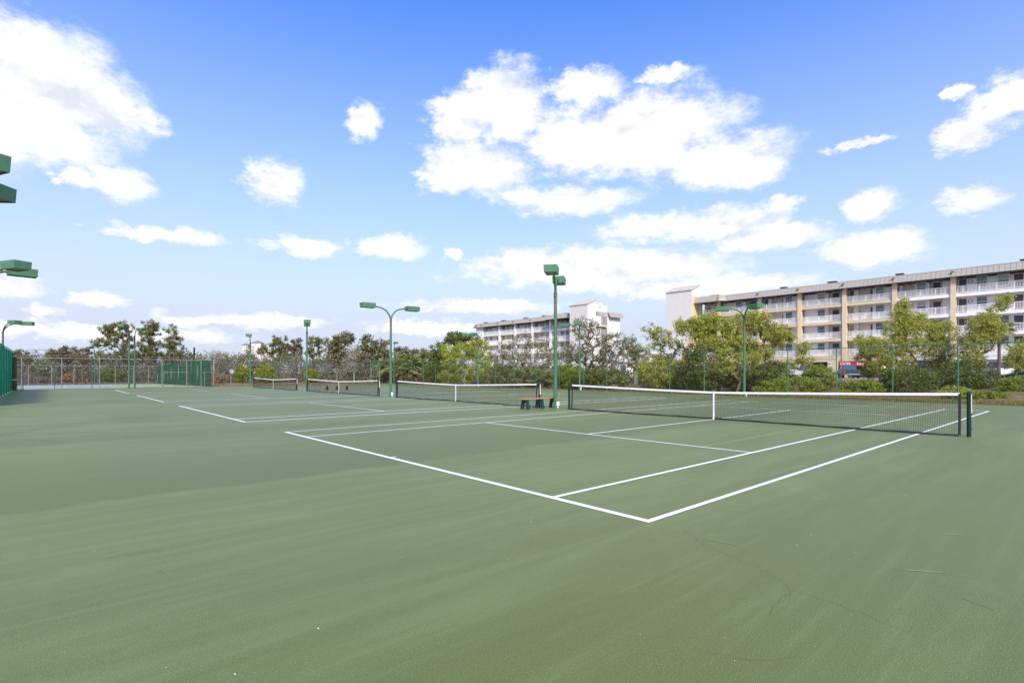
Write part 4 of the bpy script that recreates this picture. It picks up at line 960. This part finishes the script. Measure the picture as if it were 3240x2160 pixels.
def limbs_mesh(name, arr, par, r_tip, r_trunk, ntr, mat, sides=5):
    m = len(arr); cnt = np.ones(m)
    for i in range(m-1, 0, -1): cnt[par[i]] += cnt[i]
    ex = math.log(r_trunk/r_tip)/math.log(max(3, cnt[0])); rad = r_tip*cnt**ex
    V = []; Fs = []
    for i in range(1, m):
        p = par[i]; a, b = arr[p], arr[i]; d = b-a; L = np.linalg.norm(d)
        if L < 1e-4: continue
        d = d/L; u = np.cross(d, [0, 0, 1.0] if abs(d[2]) < .9 else [1.0, 0, 0]); u /= np.linalg.norm(u); w = np.cross(d, u)
        n = sides if rad[i] > .03 else 3; o = len(V)
        ra, rb = min(rad[p], rad[i]*1.5), rad[i]
        for c, r in ((a, ra), (b, rb)):
            for k in range(n): t_ = 2*math.pi*k/n; V.append(c+(u*math.cos(t_)+w*math.sin(t_))*r)
        Fs += [(o+k, o+(k+1) % n, o+n+(k+1) % n, o+n+k) for k in range(n)]
    me = bpy.data.meshes.new(name); me.from_pydata([tuple(v) for v in V], [], Fs); me.polygons.foreach_set('use_smooth', [True]*len(me.polygons)); me.materials.append(mat); return me
def px_blobs(D, specs, deep=.8, base=None):
    out = []
    for s in specs:
        x0, x1, r0, r1 = s[:4]; dd = s[4] if len(s) > 4 else 0; Dd = D+dd
        c = at((x0+x1)/2, Dd, (r0+r1)/2); rx = (x1-x0)/2/F*Dd; rz = (r1-r0)/2/F*Dd
        out.append((c.x-base.x, c.y-base.y, c.z-base.z, rx, max(.4, min(rx, rz*1.4)*deep), rz))
    return out
def tree(name, label, kind, px, D, specs, nend=140, lean=(0, 0), fork=.45, leaf=None, per=30, ls=.2, lw=.5, rc=.35, bark='bark_grey', r_trunk=.16, r_tip=.012, jit=.12, cat='tree', shell=.5, trunk_px=None, twigs=0, group=None, tuft=False, droop=0, up=.15, extra_trunks=()):
    base = at(px, D); base.z = ground_z(base)-.05
    t = thing(name, label, cat, base, 0, group)
    bl = px_blobs(D, specs, .85, base)
    cx = sum(b[0] for b in bl)/len(bl); cz = max(b[2]+b[5] for b in bl); zlow = min(b[2]-b[5] for b in bl)
    fz = max(.35, fork*cz)
    tr = [(0, 0, 0), (lean[0]*.3, lean[1]*.3, fz*.45), (lean[0], lean[1], fz)]
    tr = [tr[0]]+[tuple(np.array(tr[0])*(1-k)**2+2*k*(1-k)*np.array(tr[1])+k*k*np.array(tr[2])) for k in (.25, .5, .75, 1.0)]
    arr, par, tips = skeleton(base, bl, nend, tr, jit, shell)
    link('trunk', limbs_mesh('trunk', arr, par, r_tip, r_trunk, 3, M[bark]), t)
    tp = arr[tips]
    cs = []; ds = []
    for (q_, n) in ((tp, per),):
        c = np.repeat(q_, n, 0); u = unit(len(c)); rr = RNG.uniform(0, 1, (len(c), 1))**.6*rc
        if tuft: cs.append(c+u*(ls*.45)+RNG.normal(0, rc*.25, c.shape)*.5); ds.append(u+np.array([0, 0, .25]))
        else:
            cs.append(c+u*rr*np.array([1, 1, .75])); dd = unit(len(c))+u*.5; dd[:, 2] -= droop; ds.append(dd)
    c = np.concatenate(cs); d = np.concatenate(ds); d /= np.linalg.norm(d, axis=1)[:, None]+1e-9
    l = ls*RNG.uniform(.6, 1.3, len(c)); link('crown', quads_mesh('crown', c, d, l, l*lw, M[leaf], up), t)
    if twigs:
        k = np.repeat(tp, twigs, 0); u = unit(len(k)); u[:, 2] = np.abs(u[:, 2])*.6; u /= np.linalg.norm(u, axis=1)[:, None]; l = RNG.uniform(.25, .75, len(k))*rc*2.2
        link('twigs', quads_mesh('twigs', k+u*l[:, None]*.4, u, l, .03, M[bark]), t)
    return t
PINE = dict(leaf='leaf_pine', bark='bark_pine', tuft=True, per=44, ls=.56, lw=.12, rc=.25, fork=.5, r_trunk=.2, r_tip=.02, jit=.08, shell=.45)
tree('pine_tree', 'broad left pine with tufted crown behind the twin light poles', 'pine', 388, 88, [(340, 420, 1016, 1062), (312, 380, 1030, 1080), (286, 345, 1072, 1100), (330, 432, 1052, 1112), (380, 445, 1085, 1130), (300, 420, 1100, 1150)], 190, **PINE)
tree('pine_tree', 'tall middle pine with rounded top', 'pine', 467, 90, [(446, 500, 1012, 1045), (432, 512, 1036, 1080), (428, 510, 1072, 1112), (432, 515, 1100, 1150)], 150, **PINE)
tree('pine_tree', 'slim right pine of the three, with see-through crown', 'pine', 532, 88, [(518, 556, 1027, 1058), (520, 579, 1052, 1085), (510, 579, 1078, 1115), (515, 580, 1108, 1150)], 105, **PINE)
BR = dict(PINE); BR.update(leaf='leaf_brown', per=34, ls=.5, fork=.45, r_trunk=.14)
tree('pine_tree', 'low brownish pine, leftmost of the low brown row', 'pine', 172, 86, [(138, 205, 1106, 1130), (150, 200, 1120, 1150)], 50, **BR)
tree('pine_tree', 'low brownish pine with spiky top left of the tall pines', 'pine', 212, 88, [(183, 245, 1094, 1122), (195, 245, 1112, 1150)], 60, **BR)
tree('pine_tree', 'low brownish pine touching the broad left pine', 'pine', 262, 87, [(238, 292, 1098, 1125), (235, 290, 1115, 1150)], 50, **BR)
tree('pine_tree', 'little dark pine showing above the windscreen end', 'pine', 58, 84, [(48, 70, 1102, 1122), (44, 74, 1116, 1145)], 26, **BR)
tree('pine_tree', 'smallest dark pine tip right of the windscreen end', 'pine', 86, 84, [(78, 94, 1112, 1126), (74, 104, 1124, 1150)], 22, **BR)
tree('pine_tree', 'round-topped pine just right of the distant hotel', 'pine', 882, 92, [(856, 912, 1060, 1085), (846, 918, 1075, 1108), (812, 850, 1094, 1122), (850, 925, 1100, 1140)], 105, **dict(PINE, ls=.55))
tree('pine_tree', 'ragged pine between the hotel pine and the double light', 'pine', 938, 90, [(918, 958, 1070, 1100), (905, 965, 1090, 1130)], 55, **dict(PINE, ls=.5, leaf='leaf_brown'))
tree('pine_tree', 'ragged pine just right of the third double light pole', 'pine', 992, 89, [(966, 1024, 1064, 1098), (962, 1028, 1085, 1130)], 70, **dict(PINE, ls=.5))
OAK = dict(leaf='leaf_oak', bark='bark_grey', per=34, ls=.30, lw=.6, rc=.62, fork=.35, r_trunk=.22, r_tip=.02, shell=.55)
tree('oak_tree', 'tall olive oak left of the single light in the brown thicket', 'oak', 1066, 86, [(1025, 1085, 1060, 1110), (1075, 1120, 1050, 1095), (1030, 1110, 1095, 1160)], 150, **OAK)
tree('oak_tree', 'wide dark oak behind the wide-armed light pole', 'oak', 1180, 84, [(1140, 1185, 1060, 1110), (1110, 1180, 1080, 1150), (1170, 1240, 1075, 1150), (1120, 1240, 1110, 1185)], 240, **OAK)
tree('oak_tree', 'low hazy oak right of the wide-armed light pole', 'oak', 1276, 98, [(1245, 1305, 1094, 1135), (1240, 1320, 1115, 1170)], 110, **OAK)
tree('oak_tree', 'low hazy oak left of the dark green tree', 'oak', 1330, 96, [(1300, 1365, 1102, 1145), (1310, 1380, 1120, 1180)], 110, **dict(OAK, leaf='leaf_grey'))
tree('broadleaf_tree', 'dark green tree behind the bright green bush tree', 'oak', 1425, 84, [(1405, 1480, 1048, 1095), (1362, 1425, 1078, 1150), (1450, 1525, 1062, 1110), (1370, 1440, 1120, 1205)], 230, **dict(OAK, leaf='leaf_dark', bark='bark_dark', ls=.32))
tree('bush_tree', 'bright yellow-green bush tree left of the bare oaks', 'bright', 1470, 68, [(1430, 1510, 1085, 1140), (1480, 1556, 1072, 1130), (1400, 1470, 1115, 1175), (1385, 1440, 1160, 1212), (1490, 1560, 1120, 1200), (1440, 1500, 1150, 1214), (1395, 1450, 1090, 1150)], 420, leaf='leaf_bright', bark='bark_grey', per=46, ls=.19, lw=.5, rc=.50, fork=.2, r_trunk=.12, shell=.75)
BARE = dict(leaf='leaf_grey', bark='bark_grey', per=15, ls=.16, lw=.55, rc=.40, fork=.22, r_trunk=.2, r_tip=.012, jit=.2, twigs=5, shell=.25)
tree('oak_tree', 'half-bare grey oak left of the near light pole', 'bare', 1660, 60, [(1545, 1640, 1080, 1160), (1600, 1720, 1050, 1130), (1690, 1800, 1065, 1150), (1560, 1790, 1110, 1190)], 420, **BARE)
tree('oak_tree', 'half-bare grey oak with dark limbs right of the near light pole', 'bare', 1858, 54, [(1800, 1905, 1000, 1080), (1790, 1880, 1060, 1150), (1880, 1990, 1045, 1125), (1830, 1990, 1090, 1175), (1770, 1830, 1090, 1160)], 430, **dict(BARE, bark='bark_dark', r_trunk=.2))
tree('oak_tree', 'spreading half-bare tree left of the first block tower', 'bare', 2010, 56, [(1960, 2030, 1060, 1130), (1990, 2060, 1090, 1180)], 150, **dict(BARE, bark='bark_grey'))
WIL = dict(leaf='leaf_willow', bark='bark_dark', per=24, ls=.15, lw=.42, rc=.30, fork=.25, r_trunk=.11, r_tip=.009, jit=.14, shell=.15, droop=.25)
tree('broadleaf_tree', 'sparse leaning tree left of the big yellow-green tree', 'sparse', 2172, 46, [(2030, 2085, 1022, 1075), (2060, 2130, 1030, 1100), (2040, 2110, 1080, 1140), (2110, 2170, 1060, 1130), (2090, 2150, 1120, 1170)], 210, lean=(-1.3, .2), **dict(WIL, per=22, leaf='leaf_willow', fork=.4))
tree('broadleaf_tree', 'big yellow-green tree in front of the tan building', 'willow', 2275, 43, [(2130, 2220, 1000, 1070), (2180, 2300, 985, 1060), (2280, 2350, 1005, 1080), (2330, 2440, 975, 1050), (2400, 2500, 1020, 1085), (2240, 2400, 1050, 1130), (2180, 2280, 1040, 1110), (2350, 2460, 1080, 1140), (2430, 2515, 1035, 1100)], 1150, **dict(WIL, per=30, rc=.32, r_trunk=.14, lw=.45))
tree('broadleaf_tree', 'thin second stem rising under the big yellow-green tree', 'willow', 2330, 41, [(2260, 2360, 1100, 1160), (2340, 2440, 1110, 1170), (2250, 2330, 1140, 1190)], 160, lean=(.3, 0), **dict(WIL, per=26))
tree('broadleaf_tree', 'slender shoots beside the silver vehicle', 'willow', 2560, 40, [(2520, 2575, 1078, 1120), (2510, 2580, 1105, 1170), (2480, 2530, 1130, 1185)], 90, **dict(WIL, per=26, r_trunk=.05))
tree('broadleaf_tree', 'feathery tree in front of the fifth balcony bay', 'willow', 2890, 39, [(2815, 2890, 960, 1020), (2790, 2900, 1000, 1070), (2720, 2800, 1060, 1130), (2780, 2930, 1050, 1130), (2740, 2900, 1110, 1190), (2830, 2930, 985, 1050), (2840, 2872, 938, 985)], 760, **dict(WIL, per=24, ls=.14, r_trunk=.09))
tree('broadleaf_tree', 'light yellow-green tree between the two right trees', 'willow', 2965, 42, [(2900, 2990, 1010, 1080), (2940, 3030, 1015, 1090), (2910, 3020, 1070, 1150), (2920, 3020, 1130, 1200), (2905, 2935, 985, 1030)], 520, **dict(WIL, per=24, ls=.14))
tree('broadleaf_tree', 'leaning tree with a long feathery top at the right', 'willow', 3080, 39, [(3150, 3195, 932, 985), (3110, 3160, 970, 1030), (3060, 3150, 990, 1060), (3040, 3140, 1040, 1120), (3030, 3110, 1100, 1170), (3100, 3180, 1010, 1080), (3175, 3205, 925, 955)], 620, lean=(.5, 0), **dict(WIL, per=24, ls=.13, r_trunk=.09))
tree('broadleaf_tree', 'leafy branches at the extreme right edge', 'willow', 3215, 37, [(3170, 3260, 1085, 1140), (3180, 3270, 1110, 1170), (3215, 3300, 1060, 1130)], 130, **dict(WIL, per=28, r_trunk=.06))
tree('broadleaf_tree', 'small shoots right of the pickup', 'willow', 2748, 40, [(2700, 2755, 1055, 1105), (2705, 2770, 1095, 1150), (2722, 2800, 1140, 1200)], 130, **dict(WIL, per=26, r_trunk=.05))
DEAD = dict(leaf='brush', bark='bark_pale', per=3, ls=.2, lw=.15, rc=.4, fork=.3, r_trunk=.14, r_tip=.018, jit=.2, twigs=7, shell=.2)
tree('dead_tree', 'bleached dead tree swept to the left behind the fence', 'dead', 690, 88, [(640, 690, 1104, 1130), (665, 715, 1106, 1140)], 90, lean=(-.6, 0), **DEAD)
tree('dead_tree', 'pale twiggy bare bush in front of the wide dark oak', 'dead', 1120, 78, [(1088, 1140, 1086, 1140), (1080, 1135, 1120, 1180)], 170, **dict(DEAD, twigs=12, bark='bark_grey'))
# bushes
def bush(label, px, D, x0, x1, r0, r1, leaf, n=60, per=40, ls=.14, cat='bush', rc=.3, bark='bark_dark', lw=.5, name='bush', up=.2, more=()):
    return tree(name, label, 'bush', px, D, [(x0, x1, r0, r1)]+list(more), n, leaf=leaf, bark=bark, per=per, ls=ls, lw=lw, rc=rc, fork=.15, r_trunk=.04, r_tip=.008, cat=cat, shell=.75, up=up)
bush('yellow-green shrub right of the satellite dish', 768, 78, 738, 795, 1158, 1205, 'leaf_shrub', 80, 40, .2, rc=.45)
bush('yellow-green shrub behind the farthest net', 838, 77, 812, 866, 1155, 1212, 'leaf_shrub', 90, 40, .2, rc=.45)
bush('small green shrub left of the third net', 985, 76, 965, 1010, 1168, 1208, 'leaf_shrub', 60, 36, .2, rc=.4)
bush('grey rounded shrub behind the leftmost galvanised post', 98, 76, 66, 138, 1185, 1216, 'leaf_grey_shrub', 80, 44, .2, rc=.4, lw=.2)
bush('grey rounded shrub left of the straw clump', 160, 77, 138, 186, 1190, 1216, 'leaf_grey_shrub', 60, 44, .2, rc=.4, lw=.2)
bush('dry straw-coloured grass clump behind the low far fence', 218, 79, 198, 238, 1184, 1214, 'straw', 60, 44, .4, rc=.35, lw=.1, cat='grass clump')
bush('dry reddish grass clump beyond the end fence', 690, 72, 664, 712, 1180, 1212, 'straw', 60, 40, .4, rc=.4, lw=.1, cat='grass clump')
bush('olive shrub at the foot of the twin light poles', 350, 80, 318, 392, 1165, 1212, 'leaf_under', 90, 40, .24, rc=.5)
bush('clipped green shrub mound under the silver vehicle', 2530, 37, 2440, 2600, 1190, 1250, 'leaf_shrub', 170, 50, .11, rc=.26, more=[(2390, 2480, 1205, 1252)])
bush('clipped green shrub mound in front of the pale pier', 2590, 38, 2545, 2640, 1155, 1235, 'leaf_shrub', 140, 50, .11, rc=.26)
bush('low green shrub mound below the pickup', 2730, 36, 2660, 2800, 1205, 1252, 'leaf_shrub', 120, 50, .11, rc=.24)
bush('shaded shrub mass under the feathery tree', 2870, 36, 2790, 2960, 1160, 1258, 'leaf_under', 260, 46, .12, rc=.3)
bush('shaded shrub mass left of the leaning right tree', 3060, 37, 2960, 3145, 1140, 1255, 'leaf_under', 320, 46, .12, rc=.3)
bush('bright low weeds at the fence left of the big net post', 3010, 31.5, 2975, 3070, 1222, 1262, 'leaf_bright', 70, 44, .10, rc=.2)
bush('bright low weeds right of the big net post', 3130, 31, 3060, 3190, 1238, 1266, 'leaf_shrub', 70, 44, .10, rc=.2)
bush('dark green shrub at the right edge', 3225, 34, 3165, 3290, 1190, 1250, 'leaf_shrub', 130, 46, .11, rc=.26)
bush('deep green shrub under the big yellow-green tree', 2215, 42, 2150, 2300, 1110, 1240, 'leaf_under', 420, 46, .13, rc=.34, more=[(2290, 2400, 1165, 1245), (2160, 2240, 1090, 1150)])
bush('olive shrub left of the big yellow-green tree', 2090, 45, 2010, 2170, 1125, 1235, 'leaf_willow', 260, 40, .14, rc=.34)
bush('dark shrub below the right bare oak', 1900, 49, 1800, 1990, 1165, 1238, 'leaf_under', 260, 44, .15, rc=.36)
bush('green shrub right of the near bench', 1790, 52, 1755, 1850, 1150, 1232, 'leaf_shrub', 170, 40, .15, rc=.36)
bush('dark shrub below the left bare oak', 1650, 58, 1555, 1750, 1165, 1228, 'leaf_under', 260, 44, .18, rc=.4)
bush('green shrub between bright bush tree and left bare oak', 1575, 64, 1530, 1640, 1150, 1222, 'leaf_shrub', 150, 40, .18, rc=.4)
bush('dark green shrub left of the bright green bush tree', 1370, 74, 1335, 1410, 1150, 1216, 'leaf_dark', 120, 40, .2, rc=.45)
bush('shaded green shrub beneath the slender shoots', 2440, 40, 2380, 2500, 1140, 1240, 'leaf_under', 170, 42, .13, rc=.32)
# palms
def palm(label, px, D, row, n, size, trunk_h=None, dead=8):
    c = at(px, D, row); base = at(px, D); base.z = ground_z(base); t = thing('palm', label, 'palm', base); h = c.z-base.z
    m = MB(); m.tube([(0, 0, -.05), (.05, 0, h*.5), (0, 0, h)], [.17, .15, .13], 10); m.build('trunk', M['bark_dark'], t, True)
    for k, (cnt, mat) in enumerate(((n, 'palm'), (dead, 'palm_dead'))):
        cc, dd, ll, ww = [], [], [], []
        for i in range(cnt):
            a = RNG.uniform(0, 2*math.pi); e = RNG.uniform(-.5, 1.2) if k == 0 else RNG.uniform(-1.3, -.6)
            d = np.array([math.cos(a)*math.cos(e), math.sin(a)*math.cos(e), math.sin(e)]); L = size*RNG.uniform(.5, .75); hub = np.array([0, 0, h])+d*L
            cc.append(np.array([0, 0, h])+d*L*.5); dd.append(d); ll.append(L); ww.append(.04)
            side = np.cross(d, [0, 0, 1.0]); side /= np.linalg.norm(side)
            for j in range(22):
                b = R(-105+210*j/21); v = d*math.cos(b)+side*math.sin(b)+np.array([0, 0, -.28-.25*RNG.uniform()]); v /= np.linalg.norm(v); l = size*.62*(.75+.25*math.cos(b))*RNG.uniform(.85, 1.1)
                cc.append(hub+v*l*.5); dd.append(v); ll.append(l); ww.append(.05*size)
        link('fronds' if k == 0 else 'dead_fronds', quads_mesh('fronds', np.array(cc), np.array(dd), np.array(ll), np.array(ww), M[mat], .5), t)
palm('bushy palmetto behind the wide-armed light pole', 1232, 79, 1165, 34, 1.9)
palm('full palmetto at the fence corner', 1290, 79, 1158, 40, 2.2)
palm('palmetto drooping right of the fence corner', 1325, 80, 1166, 34, 2.0)
palm('small dark palmetto under the left bare oak', 1650, 56, 1196, 26, 1.3, dead=3)
palm('small dark palmetto under the right bare oak', 1715, 55, 1198, 26, 1.3, dead=3)
palm('low palmetto fan right of the fence light', 1950, 47, 1212, 22, 1.0, dead=2)
palm('small palm head above the half-bare spreading tree', 2012, 60, 1130, 26, 1.3)
palm('palm head beside the leaning right tree', 3160, 58, 1045, 30, 1.5)
# masses nobody could count
def mass(name, label, cat, regs, leaf, n, ls, lw, up=.15, vert=0.0):
    cc, dd, ll = [], [], []
    tot = sum((x1-x0)*(r1-r0) for x0, x1, r0, r1, D0, D1 in regs)
    for (x0, x1, r0, r1, D0, D1) in regs:
        k = int(n*(x1-x0)*(r1-r0)/tot); px = RNG.uniform(x0, x1, k); D = RNG.uniform(D0, D1, k)
        edge = r0+(r1-r0)*(.5-.5*(.45*np.sin(px*.045+D0)+.3*np.sin(px*.12+1)+.25*np.sin(px*.27+2)))*.45
        row = r1-(r1-edge)*RNG.uniform(0, 1, k)**.85
        z = EYE-(row-HOR)/F*D; cc.append(np.stack([(px-1620)/F*D, D, z], 1))
        # gather into clumps
        a = cc[-1]; ctr = a[RNG.integers(0, k, k//26+1)]; a[:] = a*.35+ctr[RNG.integers(0, len(ctr), k)]*0+a*.65
        cl = RNG.integers(0, len(ctr), k); take = RNG.uniform(size=k) < .72; a[take] = ctr[cl[take]]+RNG.normal(0, .34, (take.sum(), 3))
    c = np.concatenate(cc); d = unit(len(c)); d[:, 2] += vert; d /= np.linalg.norm(d, axis=1)[:, None]
    zg = np.array([ground_z(Vector(p)) for p in c]); c[:, 2] = np.maximum(c[:, 2], zg+.05)
    l = ls*RNG.uniform(.5, 1.4, len(c)); me = quads_mesh(name, c, d, l, l*lw, M[leaf], up)
    o = bpy.data.objects.new(name, me); COL.objects.link(o); return tag(o, label, cat, kind='stuff')
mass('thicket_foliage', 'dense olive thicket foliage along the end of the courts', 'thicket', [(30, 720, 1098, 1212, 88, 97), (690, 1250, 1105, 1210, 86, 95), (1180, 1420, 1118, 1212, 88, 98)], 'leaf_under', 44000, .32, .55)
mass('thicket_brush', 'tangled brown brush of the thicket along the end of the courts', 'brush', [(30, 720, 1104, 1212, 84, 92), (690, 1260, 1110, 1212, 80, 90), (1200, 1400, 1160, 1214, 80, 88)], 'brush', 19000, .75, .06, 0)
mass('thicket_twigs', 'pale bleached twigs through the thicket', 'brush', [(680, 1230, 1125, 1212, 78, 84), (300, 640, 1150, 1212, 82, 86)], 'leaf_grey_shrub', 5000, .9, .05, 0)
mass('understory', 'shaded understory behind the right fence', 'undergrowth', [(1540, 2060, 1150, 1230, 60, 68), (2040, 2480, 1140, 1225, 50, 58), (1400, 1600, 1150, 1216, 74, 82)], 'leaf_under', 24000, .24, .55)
mass('understory_twigs', 'brown twigs and vines at the foot of the right fence', 'undergrowth', [(1540, 2060, 1165, 1235, 52, 60), (2040, 2480, 1180, 1240, 44, 50), (2480, 3000, 1190, 1240, 38, 42)], 'brush', 6000, .6, .05, 0)
def strip(name, label, cat, a0, a1, f0, f1, leaf, n, ls, lw, vert, bfun):
    a = RNG.uniform(a0, a1, n); k = RNG.uniform(0, 1, n); pts = []
    for i in range(n):
        v = C(a[i], bfun(a[i])+f0+(f1-f0)*k[i]); v.z = ground_z(v)+ls*.3*RNG.uniform(.3, 1); pts.append(v)
    c = np.array([tuple(p) for p in pts]); d = unit(n)*(1-vert); d[:, 2] = np.abs(d[:, 2])+vert; d /= np.linalg.norm(d, axis=1)[:, None]; l = ls*RNG.uniform(.5, 1.4, n)
    o = bpy.data.objects.new(name, quads_mesh(name, c, d, l, l*lw, M[leaf], 0)); COL.objects.link(o); return tag(o, label, cat, kind='stuff')
strip('dry_grass', 'dry yellow grass verge behind the right fence', 'grass', -12, 30, .2, 5.5, 'grass', 22000, .16, .14, .8, far_b)
strip('leaf_litter', 'brown leaf litter along the foot of the right fence', 'leaf litter', 12, END, -.15, 2.2, 'litter', 12000, .12, .6, 0, far_b)
strip('straw_grass', 'dry straw grass beyond the end fence', 'grass', 10, 33, 64.2, 76, 'straw', 14000, .28, .1, .8, lambda a: 0) if False else None
def strip_end(name, label, cat, b0, b1, a0, a1, leaf, n, ls, lw, vert):
    b = RNG.uniform(b0, b1, n); a = RNG.uniform(a0, a1, n); c = []
    for i in range(n):
        v = C(a[i], b[i]); v.z = ground_z(v)+ls*.3*RNG.uniform(.3, 1); c.append(tuple(v))
    c = np.array(c); d = unit(n)*(1-vert); d[:, 2] = np.abs(d[:, 2])+vert; d /= np.linalg.norm(d, axis=1)[:, None]; l = ls*RNG.uniform(.5, 1.4, n)
    o = bpy.data.objects.new(name, quads_mesh(name, c, d, l, l*lw, M[leaf], 0)); COL.objects.link(o); tag(o, label, cat, kind='stuff')
strip_end('straw_grass', 'dry straw-coloured grass beyond the end fence', 'grass', 10, 32, END+.6, 80, 'straw', 9000, .26, .1, .8)
strip_end('low_scrub', 'low grey-green scrub behind the low far fence', 'scrub', -16, 9, 87.6, 92, 'leaf_grey_shrub', 9000, .35, .12, .5)
